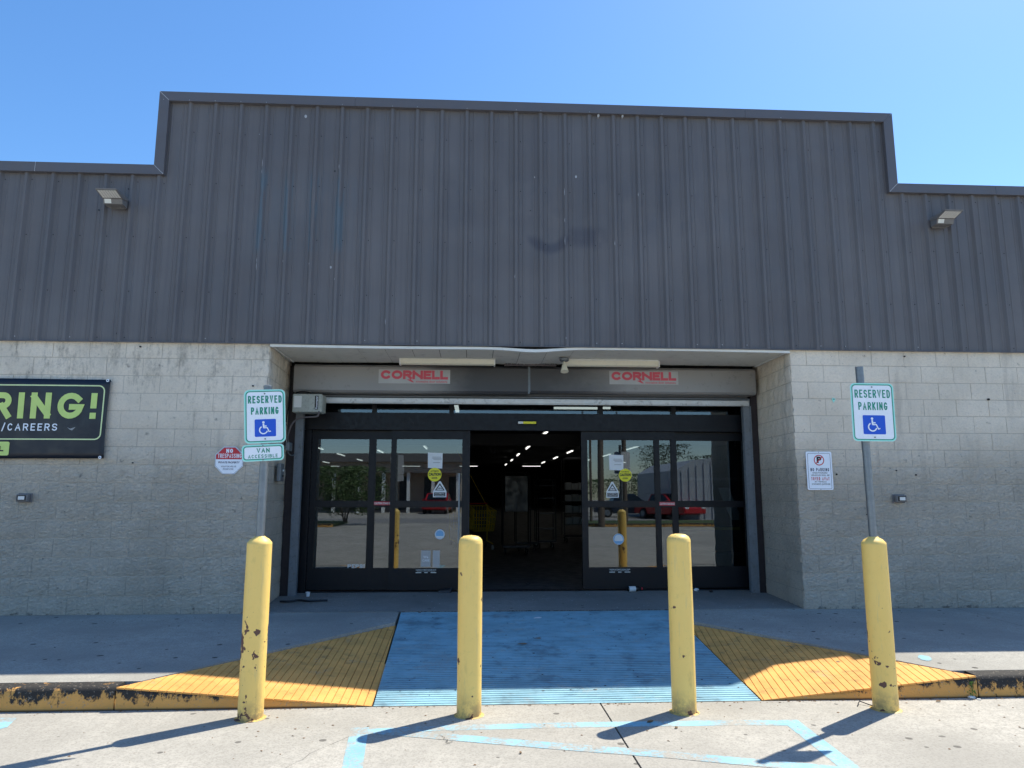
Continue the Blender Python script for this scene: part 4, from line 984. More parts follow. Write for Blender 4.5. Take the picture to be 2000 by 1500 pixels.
# small box lights on the block wall
def boxlight(px_, py_, s_, lab):
    x, z_ = PY(px_, py_, YW-.04)
    r = empty('small_wall_light', (x, YW-.013, z_), rz=0, label=lab, cat='wall light', group='small wall lights on the block walls')
    MB().cbox(-.075, .075, -.012, .0, -.05, .05, .003).build('back_plate', M['body'], r)
    h = MB().cbox(-.066, .066, -.062, -.014, -.040, .040, .006).build('housing', M['body'], r); h.rotation_euler = (0,0,R(-8*s_))
    MB().box(-.052, .052, -.0665, -.0635, -.028, .028).build('frame', M['dark'], h)
    MB().box(-.034 if s_>0 else -.034, .040, -.070, -.067, -.019, .019).build('lens', M['lens'], h)
    return r
boxlight(47, 972.5, 1, 'small dark wall light on the block wall below the black banner')
boxlight(1757, 974, -1, 'small dark wall light on the block wall right of the tilted sign post')

# ---------------- bollards and signs
M['bol'] = [bollard_mat('bollard_paint_%d' % i, i+1) for i in range(4)]
Zb = ZLOT
bp = [PZ(488.5, 1410, Zb), PZ(916, 1404, Zb), PZ(1337, 1398, Zb), PZ(1731, 1392, Zb)]
bl = ['yellow bollard carrying the van accessible sign post, leftmost of the four', 'plain yellow bollard in front of the left sliding door, no sign', 'plain yellow bollard in front of the right doors, chipped near its rounded top', 'yellow bollard carrying the right reserved parking post, with large rust chips']
def PYz(px, py, Y): return PY(px, py, Y)[1]
for i, (x, y) in enumerate(bp):
    x *= (y+.083)/y; y += .083; top = PYz([503,918,1322,1711][i], [1047,1046,1043,1048][i], y)-.0
    r_ = .0855; H = top-Zb
    prof = [(r_, 0), (r_+.0006, H*.5), (r_, H-.055)]
    if i in (1, 2): prof += [(r_*.97,H-.035),(r_*.86,H-.018),(r_*.6,H-.004),(r_*.3,H+.001),(.001,H+.002)]
    else: prof += [(r_*.99,H-.045),(r_*.75,H-.022),(r_*.45,H-.006),(.034,H),(.001,H)]
    b_ = empty('bollard', (x, y, Zb), label=bl[i], cat='bollard', group='yellow bollards')
    k = next(q for q,p in enumerate(prof) if p[1] >= H-.0551)
    mb = MB(); n = 32; pr = prof[:k+1]; ext = []
    for a in range(len(pr)-1):
        for q in range(6): ext.append((pr[a][0]+(pr[a+1][0]-pr[a][0])*q/6, pr[a][1]+(pr[a+1][1]-pr[a][1])*q/6))
    ext.append(pr[-1]); vs_ = []
    for rr, zz in ext:
        for a in range(n):
            an = 2*math.pi*a/n; dr_ = noise.noise(Vector((math.cos(an)*1.5+i*5, math.sin(an)*1.5, zz*3)))*.0012
            vs_.append(((rr+dr_)*math.cos(an), (rr+dr_)*math.sin(an), zz))
    fs = [(a*n+q, a*n+(q+1)%n, (a+1)*n+(q+1)%n, (a+1)*n+q) for a in range(len(ext)-1) for q in range(n)]
    o = mb.add(vs_, fs).build('pipe', M['bol'][i], b_); auto(o, 40)
    cp = MB(); vs_ = []; pc = prof[k:]
    for a,(rr,zz) in enumerate(pc):
        for q in range(n):
            an = 2*math.pi*q/n; jj = noise.noise(Vector((math.cos(an)*3+i*5, math.sin(an)*3, a)))*.004 if a and a < len(pc)-1 else 0
            vs_.append((rr*math.cos(an), rr*math.sin(an), zz+jj))
    fs = [(a*n+q, a*n+(q+1)%n, (a+1)*n+(q+1)%n, (a+1)*n+q) for a in range(len(pc)-1) for q in range(n)]+[tuple((len(pc)-1)*n+q for q in range(n))]
    o = cp.add(vs_, fs).build('concrete_cap', M['bol'][i], b_); auto(o, 40)
    auto(MB().lathe(0, 0, [(r_+.02, .001), (r_+.012, .004), (r_+.002, .006)], 32).build('paint_collar', M['bol'][i], b_))
    bp[i] = (x, y, top)
def isa(mb, cx, cz_, s_, y):                                          # wheelchair symbol, s_ = size
    w = s_*.085
    poly(mb, circ(cx-s_*.08, cz_+s_*.40, s_*.085, 14), y)
    ribbon(mb, [(cx-s_*.08, cz_+s_*.30), (cx-s_*.06, cz_-s_*.0)], w*1.3, y)
    ribbon(mb, [(cx-s_*.08, cz_+s_*.12), (cx+s_*.14, cz_+s_*.12)], w, y-.0002)
    ribbon(mb, [(cx-s_*.09, cz_-s_*.0), (cx+s_*.18, cz_-s_*.0), (cx+s_*.31, cz_-s_*.30), (cx+s_*.43, cz_-s_*.25)], w, y-.0004)
    arc = [(cx-s_*.08+s_*.27*math.cos(R(a)), cz_-s_*.16+s_*.27*math.sin(R(a))) for a in range(118, 352, 12)]
    ribbon(mb, arc, w, y-.0006)
def sign_plate(root, name, x0, x1, z0, z1, y, r_, kind, yaw, roll, cz_):
    o = MB().prism(rrect(x0, x1, z0, z1, r_), y, y+.003, 'y').build('sign_plate', M['signw'], root)
    g1 = MB(); ring2(g1, rrect(x0+.001,x1-.001,z0+.001,z1-.001,r_), rrect(x0+.010,x1-.010,z0+.010,z1-.010,r_-.006), y-.0006); q = g1.build('mint_edge', M['border']); q.parent = o
    g2 = MB(); ring2(g2, rrect(x0+.010,x1-.010,z0+.010,z1-.010,r_-.006), rrect(x0+.017,x1-.017,z0+.017,z1-.017,r_-.011), y-.0009); q = g2.build('green_border', M['green']); q.parent = o
    w = x1-x0; h = z1-z0; t1 = MB()
    if kind == 'reserved':
        put_strokes(t1, 'RESERVED', x0+w*.095, x1-w*.085, z1-h*.255, z1-h*.115, y-.0012, .0088, .62); put_strokes(t1, 'PARKING', x0+w*.165, x1-w*.165, z1-h*.465, z1-h*.33, y-.0012, .0088, .62)
        q = MB().prism(rrect(x0+w*.25, x1-w*.235, z0+h*.12, z0+h*.445, .008), y-.0009, y-.0002, 'y').build('symbol_field', M['sblue']); q.parent = o
        t2 = MB(); isa(t2, x0+w*.49, z0+h*.285, h*.255, y-.0016); q = t2.build('wheelchair_symbol', M['signw']); q.parent = o
        for zz in (z1-.030, z0+.030):
            q = MB().prism(circ((x0+x1)/2, zz, .0055, 10), y-.005, y-.0012, 'y').build('bolt', M['galv']); q.parent = o
    else:
        put_strokes(t1, 'VAN', x0+w*.35, x1-w*.34, z1-h*.50, z1-h*.22, y-.0012, .0066, .9); put_strokes(t1, 'ACCESSIBLE', x0+w*.15, x1-w*.15, z0+h*.19, z0+h*.40, y-.0012, .0040, 1.1)
        for zz in (z1-.010, z0+.010):
            q = MB().prism(circ((x0+x1)/2, zz, .0055, 10), y-.005, y-.0012, 'y').build('bolt', M['galv']); q.parent = o
    q = t1.build('lettering', M['green']); q.parent = o
    return o
# left post
x, y, top = bp[0]; pr_ = .0295
post = empty('sign_post', (x, y, top), label='galvanised post on the left bollard with reserved parking and van accessible plates', cat='sign post')
zt1 = PYz(520, 754, y)-top
auto(MB().cyl(0, 0, -.02, zt1, pr_, 24).build('pole', M['galv'], post), 50); auto(MB().lathe(0,0,[(pr_+.002,zt1-.014),(pr_+.003,zt1),(pr_*.6,zt1+.008),(.001,zt1+.01)],20).build('pole_cap', M['galv'], post))
hub = bpy.data.objects.new('sign_bracket', MB().box(-.012,.012,-.034,-.005,PYz(515,895,y)-top,PYz(520,765,y)-top).mesh('sign_bracket', M['galv'])); col.objects.link(hub); hub.parent = post
def dims(pl, pr, pt, pb, Y): return PY(pl, (pt+pb)/2, Y)[0], PY(pr, (pt+pb)/2, Y)[0], PY((pl+pr)/2, pb, Y)[1], PY((pl+pr)/2, pt, Y)[1]
def place_sign(root, bp_, box, kind, yaw, roll, r_):
    x, y, top = bp_; Yp = y-.054; x0,x1,z0,z1 = dims(*box, Yp); W = (x1-x0)/math.cos(R(yaw)); H = z1-z0; cx_ = (x0+x1)/2; cz_ = (z0+z1)/2
    o = sign_plate(root, 'sign', -W/2, W/2, -H/2, H/2, 0, r_, kind, yaw, roll, cz_)
    o.location = (cx_-x, -.056, cz_-top); o.rotation_euler = (0, R(roll), R(yaw)); return o
place_sign(post, bp[0], (479.5, 555.5, 761, 865.5), 'reserved', 12, -3.6, .035)
place_sign(post, bp[0], (475, 552.5, 868, 900.5), 'van', 12, -3.6, .026)
# right post
x, y, top = bp[3]
post = empty('sign_post', (x, y, top), label='taller galvanised post on the right bollard with a single reserved parking plate', cat='sign post')
zt1 = PYz(1694, 717, y)-top
ang = [0]
auto(MB().tube([(0,0,-.02),(-.004,0,zt1*.5),(-.012,0,zt1)], pr_-.001, 20).build('pole', M['galv'], post), 50)
place_sign(post, bp[3], (1664, 1746, 748.5, 862), 'reserved', -3, .6, .035)

# no parking sign on the right wall, no trespassing octagon on the left wall
ys_ = YW-.022
x0,x1,z0,z1 = dims(1575.5, 1626, 882, 957, ys_)
np_ = MB().prism(rrect(x0, x1, z0, z1, .02), ys_, ys_+.003, 'y').build('no_parking_sign', M['signw'])
tag(np_, 'white no parking tow away sign on the block wall right of the entrance', 'sign')
w = x1-x0; h = z1-z0
t = MB(); ring2(t, rrect(x0+.018,x1-.018,z0+.012,z1-.020,.016), rrect(x0+.022,x1-.022,z0+.016,z1-.024,.013), ys_-.0006)
put_strokes(t, 'NO PARKING', x0+w*.15, x1-w*.13, z0+h*.485, z0+h*.57, ys_-.001, .0062, .8); o = t.build('black_lettering', M['navy']); o.parent = np_
t = MB(); put_text(t, 'UNAUTHORIZED', x0+w*.22, x1-w*.2, z0+h*.425, z0+h*.462, ys_-.001, .01); put_text(t, 'VEHICLES WILL BE', x0+w*.16, x1-w*.13, z0+h*.362, z0+h*.402, ys_-.001, .01)
put_text(t, 'AT VEHICLE', x0+w*.28, x1-w*.26, z0+h*.195, z0+h*.232, ys_-.001, .01); put_text(t, "OWNER'S EXPENSE", x0+w*.17, x1-w*.12, z0+h*.132, z0+h*.172, ys_-.001, .01)
put_text(t, 'P', x0+w*.41, x0+w*.60, z0+h*.70, z0+h*.87, ys_-.0010, .06); o = t.build('small_lettering', M['black']); o.parent = np_
t = MB(); put_strokes(t, 'TOWED AWAY', x0+w*.16, x1-w*.14, z0+h*.25, z0+h*.335, ys_-.001, .0056, .8)
cx_, cz_ = x0+w*.5, z0+h*.775; rr = w*.20; ring2(t, circ(cx_,cz_,rr,32), circ(cx_,cz_,rr*.83,32), ys_-.0015); ribbon(t, [(cx_-rr*.62,cz_-rr*.62),(cx_+rr*.62,cz_+rr*.62)], rr*.16, ys_-.0018)
o = t.build('red_lettering', M['red']); o.parent = np_
for zz in (z1-.010, z0+.008):
    o = MB().prism(circ((x0+x1)/2, zz, .004, 8), ys_-.004, ys_-.0005, 'y').build('screw', M['galv']); o.parent = np_
# octagon
x0,x1,z0,z1 = dims(420, 475, 872.5, 926, ys_); w = x1-x0; h = z1-z0; c4 = .29
def octo(k): 
    a,b,c,d = x0+k,x1-k,z0+k,z1-k; ww = (b-a)*c4; hh = (d-c)*c4
    return [(a+ww,c),(b-ww,c),(b,c+hh),(b,d-hh),(b-ww,d),(a+ww,d),(a,d-hh),(a,c+hh)]
oc = MB().prism(octo(0), ys_, ys_+.003, 'y').build('no_trespassing_sign', M['signw']); tag(oc, 'red and white octagonal no trespassing sign on the block wall behind the left post', 'sign')
t = MB(); ring2(t, octo(.006), octo(.009), ys_-.0004); o = t.build('navy_outline', M['navy']); o.parent = oc
oo = octo(.010); zc = z0+h*.54
t = MB(); poly(t, [(oo[7][0], zc), (oo[2][0], zc), oo[3], oo[4], oo[5], oo[6]], ys_-.0006); o = t.build('red_field', M['red']); o.parent = oc
t = MB(); put_strokes(t, 'NO', x0+w*.38, x1-w*.38, z1-h*.225, z1-h*.075, ys_-.0012, .012, .8); put_strokes(t, 'TRESPASSING', x0+w*.09, x1-w*.07, z1-h*.41, z1-h*.255, ys_-.0012, .0062, .5); o = t.build('white_lettering', M['signw']); o.parent = oc
t = MB(); put_text(t, 'PRIVATE PROPERTY', x0+w*.12, x1-w*.12, z0+h*.39, z0+h*.46, ys_-.0012, .03); put_text(t, 'VIOLATORS WILL BE', x0+w*.22, x1-w*.24, z0+h*.25, z0+h*.305, ys_-.0012, .01); put_text(t, 'PROSECUTED', x0+w*.30, x1-w*.33, z0+h*.155, z0+h*.21, ys_-.0012, .01); o = t.build('navy_lettering', M['navy']); o.parent = oc

# banner
yb = YW-.05
bx1, bzt = PY(216, 741, yb); bx1b, bzb = PY(203, 896, yb); bx0 = bx1-2.6; bxm = PY(208, 820, yb)[0]
nx_, nz_ = 40, 14; pts = []
def wob(u, v): return -.006*math.sin(u*9+v*2)-.010*noise.noise(Vector((u*4, v*2, 1)))
def bank(u, v):
    xr_ = bx1+(bx1b-bx1)*0 + (.0) - .012*math.sin(v*math.pi)
    return bx0+(xr_-bx0)*u
for k_ in range(nz_+1):
    for i in range(nx_+1):
        u, v = i/nx_, k_/nz_; pts.append((bank(u,v), yb+.012*math.sin(u*math.pi)*0+wob(u,v), bzb+(bzt-bzb)*v+.006*math.sin(u*5)*(v-.5)))
fs = [(k_*(nx_+1)+i, k_*(nx_+1)+i+1, (k_+1)*(nx_+1)+i+1, (k_+1)*(nx_+1)+i) for k_ in range(nz_) for i in range(nx_)]
ban = MB().add(pts, fs).build('hiring_banner', M['banner']); tag(ban, 'black vinyl hiring banner with lime lettering hung on the left block wall', 'banner'); auto(ban, 60)
sm_ = ban.modifiers.new('thickness', 'SOLIDIFY'); sm_.thickness = .003; sm_.offset = 1
def conform(p):
    u = (p[0]-bx0)/(bx1-bx0); v = (p[2]-bzb)/(bzt-bzb); return (p[0], yb+wob(u,v)-p[1], p[2])
def bpx(px0, px1, py0, py1): return rectpx(px0, px1, py0, py1, yb)
t = MB(); x0,x1,z0,z1 = bpx(-15, 189, 767, 817.5); put_strokes(t, 'RING!', x0, x1, z0, z1, .004, .066, 1.0, conform, {'G':1.75,'N':1.25,'R':1.15})
x2 = bpx(-70, -25, 767, 817)[0:2]; put_strokes(t, 'HI', x2[0]-.03, x2[1]+.02, z0, z1, .004, .066, 1.2, conform); o = t.build('lime_lettering', M['lime']); o.parent = ban
t = MB(); x0,x1,z0,z1 = bpx(-14, 113, 827, 841); put_strokes(t, 'M/CAREERS', x0, x1, z0, z1, .004, .0125, 1.3, conform); o = t.build('white_lettering', M['signw']); o.parent = ban
zfr1 = bpx(0,190,751.5,755)[3]; zfr0 = bpx(0,190,855,859)[2]; xfr = PY(202, 800, yb)[0]
t = MB(); w_ = .014; outer = rrect(bx0+.1, xfr, zfr0, zfr1, .07, 8); inner = rrect(bx0+.1+w_, xfr-w_, zfr0+w_, zfr1-w_, .056, 8)
def dens(pl, k_=8):
    out = []
    for i in range(len(pl)):
        p, q = pl[i], pl[(i+1)%len(pl)]; n_ = 12 if math.dist(p,q) > .3 else 1
        out += [(p[0]+(q[0]-p[0])*j/n_, p[1]+(q[1]-p[1])*j/n_) for j in range(n_)]
    return out
od, idn = dens(outer), dens(inner); ring2(t, od, idn, 0); t.v = [conform((a, .004, c)) for a,b,c in t.v]; o = t.build('frame_line', M['limepale']); o.parent = ban
x0,x1,z0,z1 = bpx(-60, 17.5, 862.5, 889.5); t = MB(); poly(t, dens(rrect(x0,x1,z0,z1,.02)), 0); t.v = [conform((a,.004,c)) for a,b,c in t.v]; o = t.build('logo_field', M['lime']); o.parent = ban
lx0,lx1,lz0,lz1 = bpx(-4, 7, 871, 881.5); t = MB(); put_text(t, 'L', lx0, lx1, lz0, lz1, .007, .06, conform); o = t.build('logo_lettering', M['black']); o.parent = ban
t = MB(); x0,x1,z0,z1 = bpx(132, 148.5, 834.5, 841); t.add([conform((a,.005,b)) for a,b in ((x0,z1),((x0+x1)/2-.01,z0+(z1-z0)*.55),(x1,z1+.002),((x0+x1)/2+.012,z0),(x0+.03,z0+(z1-z0)*.3))], [(0,1,2,3,4)]); o = t.build('tear', M['greyprint']); o.parent = ban
t = MB(); t.box(bx1-.022, bx1-.020, yb-.012, yb-.008, bzb+.01, bzt-.01); 
for (gx, gz) in ((bx1-.020, bzt-.016), (bx1-.020-.012, bzb+.014)):
    cu = MB(); ring2(cu, circ(gx,gz,.017,16), circ(gx,gz,.007,16), yb-.022); ring2(cu, circ(gx,gz,.017,16), circ(gx,gz,.0175,16), yb-.010); o = cu.build('grommet', M['signw']); o.parent = ban
    o = MB().prism(circ(gx, gz, .0065, 10), yb-.024, YW, 'y').build('anchor_screw', M['dark']); o.parent = ban
# anchors and holes left on the right wall
an = empty('wall_anchor', (PY(1627,781,YW)[0], YW-.012, PY(1627,781,YW)[1]), label='torn pale anchor patch with a screw hole on the right block wall', cat='anchor')
MB().prism([(-.018,.014),(.0,.024),(.02,.012),(.022,-.008),(.004,-.014),(.006,-.034),(-.006,-.03),(-.016,-.006)], -.004, .001, 'y').build('patch', M['border'], an)
MB().prism(circ(.002,.006,.007,8), -.008, -.005, 'y').build('screw_hole', M['black'], an)
for px_, py_, r_, lb in ((1931,780,.013,'dark round plug high on the right block wall'), (1634,926.5,.011,'dark screw stub just right of the no parking sign'), (1789,927.5,.010,'small dark plug above the right small wall light'), (1751,919,.007,'tiny dark plug left of the plug above the small wall light'), (494,753.5,.009,'small dark screw left of the van accessible post top'),(1767,696,.008,'dark screw head under the siding right of the tall post'),(274,677,.010,'dark screw head under the siding above the left block wall'),(259,904,.008,'small dark plug right of the banner bottom corner'),(1694,1005,.008,'small dark plug left of the right bollard pole')):
    x, z_ = PY(px_, py_, YW-.014)
    o = MB().prism(circ(x, z_, r_, 9), YW-.020, YW-.002, 'y').build('wall_plug', M['dark']); tag(o, lb, 'wall plug')

# ---------------- litter and small ground things
zA = .029
def onA(px, py, z=None):
    x, y = PZ(px, py, zA if z is None else z)
    if y > YD-.11: x, y = x*(YD-.11)/y, YD-.11                        # nothing lies inside the door leaf
    return x, y
x, y = onA(1240, 1150); bt = empty('drink_bottle', (x, y, zA+.036), rz=R(8), label='dark drink bottle with white label lying at the foot of the right sliding door', cat='bottle')
def lay(mb): mb.v = [(c, b, -a) for a,b,c in mb.v]; return mb
b_ = lay(MB().lathe(0,0,[(.001,-.10),(.028,-.10),(.033,-.095),(.033,.03),(.026,.055),(.013,.078),(.013,.09)],18)).build('bottle_body', M['cwin'], bt); auto(b_)
auto(lay(MB().lathe(0,0,[(.0335,-.085),(.0342,-.08),(.0342,-.0),(.0335,.005)],18)).build('bottle_label', M['paper'], bt))
auto(lay(MB().lathe(0,0,[(.016,.088),(.016,.104),(.001,.105)],14)).build('cap', M['red'], bt))
x, y = onA(601, 1165); cp_ = empty('paper_cup', (x, y, zA), label='small white crushed cup near the left shutter guide', cat='cup')
auto(MB().lathe(0,0,[(.021,0),(.028,.05),(.029,.055),(.026,.055),(.02,.004)],14).build('cup_wall', M['paper'], cp_))
def crumple(name, px, py, s_, m, lab, cat, flatn=.6, z=None):
    z_in = z; z = zA if z is None else z; x, y = onA(px, py) if z_in is None else PZ(px, py, z); mb = MB().ell((0,0,s_*flatn*.9), s_, s_*.8, s_*flatn, 9, 6, .28)
    o = mb.build(name, M[m]); o.location = (x, y, z); tag(o, lab, cat); return o
crumple('paper_scrap', 1360, 1154, .035, 'paper', 'crumpled white paper against the right door beside the chipped bollard', 'paper')
crumple('black_scrap', 1389, 1157, .024, 'black', 'small black scrap right of the crumpled white paper', 'scrap')
crumple('black_scrap', 1031, 1141, .035, 'black', 'flat black scrap on the floor in the open doorway', 'scrap', .3, .036)
x, y = onA(869, 1156); o = MB().add([(-.09,-.03,0),(.07,-.04,0),(.09,.03,0),(-.07,.035,0),(-.085,-.025,.03),(.05,-.03,.035),(.095,.02,.07),(-.06,.03,.04)], [(0,1,5,4),(1,2,6,5),(2,3,7,6),(3,0,4,7),(4,5,6,7),(3,2,1,0)]).build('door_wedge', M['rack']); o.location = (x,y,zA); tag(o, 'dark grimy wedge lying in front of the left sliding door', 'door wedge')
x, y = onA(568, 1175); o = MB().tube(smooth_pts([(-.12,-.02,.012),(-.03,-.05,.015),(.06,0,.02),(.1,.05,.015),(.2,.0,.012),(.33,.03,.012),(.42,.06,.01)]), .013, 6).build('black_rag', M['black']); o.location = (x,y,zA-.006); tag(o, 'dark twisted rag lying at the foot of the left shutter guide', 'rag')
def scrap(px, py, zg, L_, W_, rot, m, nm, lab, cat):
    x, y = PZ(px, py, zg); mb = MB().add([(-L_,0,0),(-L_*.3,W_,.004),(L_*.5,W_*.7,.006),(L_,0,.002),(L_*.4,-W_*.8,.0),(-L_*.4,-W_,.003)], [(0,1,2,3,4,5)])
    mb.add([(a,b,c+.003) for a,b,c in mb.v[:6]], [(0,1,2,3,4,5)])
    o = mb.build(nm, M[m]); o.location = (x,y,zg+.004); o.rotation_euler = (0,0,R(rot)); tag(o, lab, cat)
M['dry'] = simple('dry_leaf', (.20,.12,.06), .8, scale=30); M['weed'] = simple('weed_green', (.09,.19,.03), .6, scale=20)
scrap(1270,1411,ZLOT,.030,.012,30,'dry','dead_leaf','curled brown leaf in the shadow of the chipped bollard','leaf')
scrap(1321,1423,ZLOT,.014,.010,30,'dry','dead_leaf','small dark leaf below the chipped bollard shadow','leaf')
scrap(1017,1472,ZLOT,.013,.008,80,'dry','dead_leaf','tiny curled leaf between the lower blue lines','leaf')
scrap(1833,1371,ZLOT,.022,.010,10,'dry','dead_leaf','orange brown leaf on the lot right of the last bollard','leaf')
scrap(1161,1170+12,.0,.020,.016,10,'paper','paper_scrap','small white scrap on the apron edge above the ramp','paper')
for (px_,py_,L_,W_,rt,m_,nm,lb,ct) in ((1050,1208,.05,.022,20,'paper','paper_scrap','torn white scrap near the top of the blue ramp','paper'),(1253,1322,.04,.016,-5,'dry','dead_leaf','dark leaf low on the blue ramp beside the chipped bollard','leaf'),(1055,1324,.028,.010,-40,'red','plastic_scrap','small red brown sliver on the middle of the blue ramp','scrap'),(1020,1259,.05,.014,0,'dry','dead_leaf','thin dark leaf on the left middle of the blue ramp','leaf'),(1050,1248,.04,.010,5,'dry','dead_leaf','thin dark leaf just above the middle of the blue ramp','leaf')):
    yg = PZ(px_,py_,-.1)[1]; scrap(px_,py_,zr(yg)+.002,L_,W_,rt,m_,nm,lb,ct)
x, y = PZ(1700, 1380, ZLOT); o = MB().tube(smooth_pts([(-.075,.0,.006),(-.035,.05,.02),(-.02,.055,.02),(.03,.0,.008),(.09,-.05,.006),(.14,-.07,.006)]), .0035, 6).build('bent_wire', M['rack']); o.location = (x-.02,y,ZLOT); tag(o, 'bent thin dark wire on the lot at the foot of the right bollard', 'wire')
def crumbs(name, n, fn, m, lab, smax=.012, seed=1):
    rnd = random.Random(seed); mb = MB()
    for _ in range(n):
        x, y, z = fn(rnd); s_ = smax*rnd.uniform(.25,1)**1.6+.002; a = rnd.uniform(0,6.28); el_ = rnd.uniform(.3,1)
        p = [(x+s_*math.cos(a+q*1.57)*(1 if q%2 else el_), y+s_*math.sin(a+q*1.57)*(1 if q%2 else el_), z+.0015) for q in range(4)]
        mb.add(p+[(x,y,z+.0015+s_*.35)], [(0,1,4),(1,2,4),(2,3,4),(3,0,4)])
    o = mb.build(name, M[m]); tag(o, lab, kind='stuff'); return o
crumbs('joint_grit', 420, lambda r: (r.uniform(-.85,2.35), 8.295+r.gauss(0,.012), .001), 'joint', 'dark grit in the joint above the blue ramp', .016, 2)
crumbs('kerb_grit', 320, lambda r: (r.uniform(-3.6,5), YK-.012-abs(r.gauss(0,.02)), ZLOT), 'dry', 'brown grit along the foot of the kerb', .010, 3)
crumbs('lot_debris', 170, lambda r: (r.uniform(-4,4.5), r.uniform(4.2,5.4), ZLOT), 'dry', 'small dry leaf bits scattered on the lot', .011, 4)
def _w(r):
    y = r.uniform(5.7, 8.2); x = r.choice((r.uniform(-4.5,-1.7), r.uniform(2.9,6))); return (x, y, zwalk(y)) if y > 6.9 or x < -2.6 or x > 3.9 else (x*1.6, 7.9, zwalk(7.9))
crumbs('walk_debris', 120, _w, 'black', 'small dark bits on the shaded sidewalk', .011, 5)
crumbs('ramp_debris', 110, lambda r: (lambda y: (r.uniform(-.65,2.1), y, zr(y)))(r.uniform(5.6,8.2)), 'black', 'dark leaf bits on the blue ramp', .012, 6)
crumbs('apron_debris', 120, lambda r: (lambda y: (r.uniform(XL+.1,XR-.1), y, .006+.029*(y-8.3)/1.5))(r.uniform(8.35,9.6)), 'paper', 'pale specks on the apron', .006, 7)
# thin cracks
def crack(pxs, zf_, nm_parent, w=.004, seed=1):
    rnd = random.Random(seed); P_ = []
    for (a, b), (c, d) in zip(pxs, pxs[1:]):
        for q in range(5): P_.append(Vector(PZ(a+(c-a)*q/5, b+(d-b)*q/5, zf_))+Vector((rnd.uniform(-.012,.012), rnd.uniform(-.01,.01))))
    L_, R_ = [], []
    for i, p in enumerate(P_):
        d = (P_[min(i+1,len(P_)-1)]-P_[max(i-1,0)]).normalized(); nn = Vector((-d.y, d.x))*w*rnd.uniform(.3,1)/2; L_.append(p+nn); R_.append(p-nn)
    n = len(P_); MB().add([(q.x,q.y,zf_+.0012) for q in L_]+[(q.x,q.y,zf_+.0012) for q in R_], [(i,i+1,n+i+1,n+i) for i in range(n-1)]).build('crack', M['joint'], nm_parent)
crack([(860,1436),(872,1444),(874,1452),(888,1447)], ZLOT+.004, lot, .006, 1)
crack([(560,1500),(640,1455),(700,1432)], ZLOT, lot, .003, 3)
# weed in the kerb joint
x = RCC[0]-.05; wd = empty('weed', (x, YK-.012, ZLOT+.0), label='small green weed growing at the end of the right ramp flare', cat='plant')
mb = MB(); rnd = random.Random(5)
for q in range(46):
    h = rnd.uniform(.01,.12); a = rnd.uniform(0, 6.28); rr = rnd.uniform(.004,.03)*(1.3-h*4); c_ = Vector((rr*math.cos(a)-.0, rr*math.sin(a)*.5, h)); d = Vector((rnd.uniform(-1,1),rnd.uniform(-1,.4),rnd.uniform(-.2,.9))).normalized()*.016; n_ = d.cross(Vector((rnd.random(),rnd.random(),rnd.random()))).normalized()*.005
    mb.quad(c_, c_+d*.5+n_, c_+d, c_+d*.5-n_)
mb.build('leaves', M['weed'], wd); MB().tube([(0,0,0),(.003,-.002,.06),(-.004,-.004,.12)], .002, 5).build('stem', M['weed'], wd)
for (px_, py_, s_, lb) in ((1897,1364,.028,'crumpled clear wrapper against the kerb by the weed'),(1912,1367,.014,'small crumpled foil scrap beside the clear wrapper')):
    crumple('wrapper', px_, py_, s_, 'label', lb, 'wrapper', .35, ZLOT)

# ---------------- shop interior
zc_ = 3.5
def ilamp(px_, py_, wide=0, L=1.2, lab=None):
    x, y = PZ(px_, py_, zc_)
    if y > 74 or y < 10.3: return
    r = empty('ceiling_lamp', (x, y, zc_), rz=R(90) if wide else 0, label=lab, cat='ceiling lamp', group='lit ceiling lamps inside the shop')
    L *= 1.9 if not wide else 1; MB().box(-.026, .026, -L/2, L/2, 0, .03).build('tube', M['lamp'], r); MB().box(-.07, .07, -L/2, L/2, .051, .09).build('tray', M['label'], r)
where = 'lit ceiling lamp seen %s'
for i, (a, b, w_, L_, lb) in enumerate([
    (1063,849,0,1.2,'at the top right of the open doorway, nearest'),(1031,875,0,1.2,'second in the slanting row inside the open doorway'),(1012,889,0,1.2,'third in the slanting row inside the open doorway'),(999.5,899.5,0,1.2,'fourth in the slanting row inside the open doorway'),(988,908,0,1.2,'last in the slanting row inside the open doorway'),
    (1113,883.5,0,1.2,'at the right edge of the open doorway'),(1085,895,0,1.2,'middle of the short row right of the doorway centre'),(1061,904,0,1.2,'far end of the short row right of the doorway centre'),
    (1038,911,1,1.5,'crosswise at the back of the doorway'),(915,911,1,1.5,'crosswise behind the left door stile'),
    (710,865,0,1.4,'high in the left fixed pane'),(618.5,875,0,1.6,'at the left edge of the left fixed pane'),(666,889,0,1.3,'in the middle of the left fixed pane'),(702.6,899,0,1.2,'right of centre in the left fixed pane'),(637,903.6,0,1.2,'low left in the left fixed pane'),(654.5,911,1,.7,'lowest in the left fixed pane'),
    (743,882.6,0,1.3,'in the narrow left pane'),(831,875,0,1.2,'above the paper notice on the left door'),(803,911,1,1.5,'crosswise low in the left sliding pane'),
    (1153,867,0,1.2,'top left in the right sliding pane'),(1235,876,0,1.4,'high in the right sliding pane'),(1185,890,0,1.3,'left of the notice on the right door'),(1146.6,900,0,1.2,'low left in the right sliding pane'),(1328,884,0,1.4,'in the right fixed pane'),(1216,904.6,0,1.0,'beside the notice on the right door')]):
    ilamp(a, b, w_, L_, where % lb)
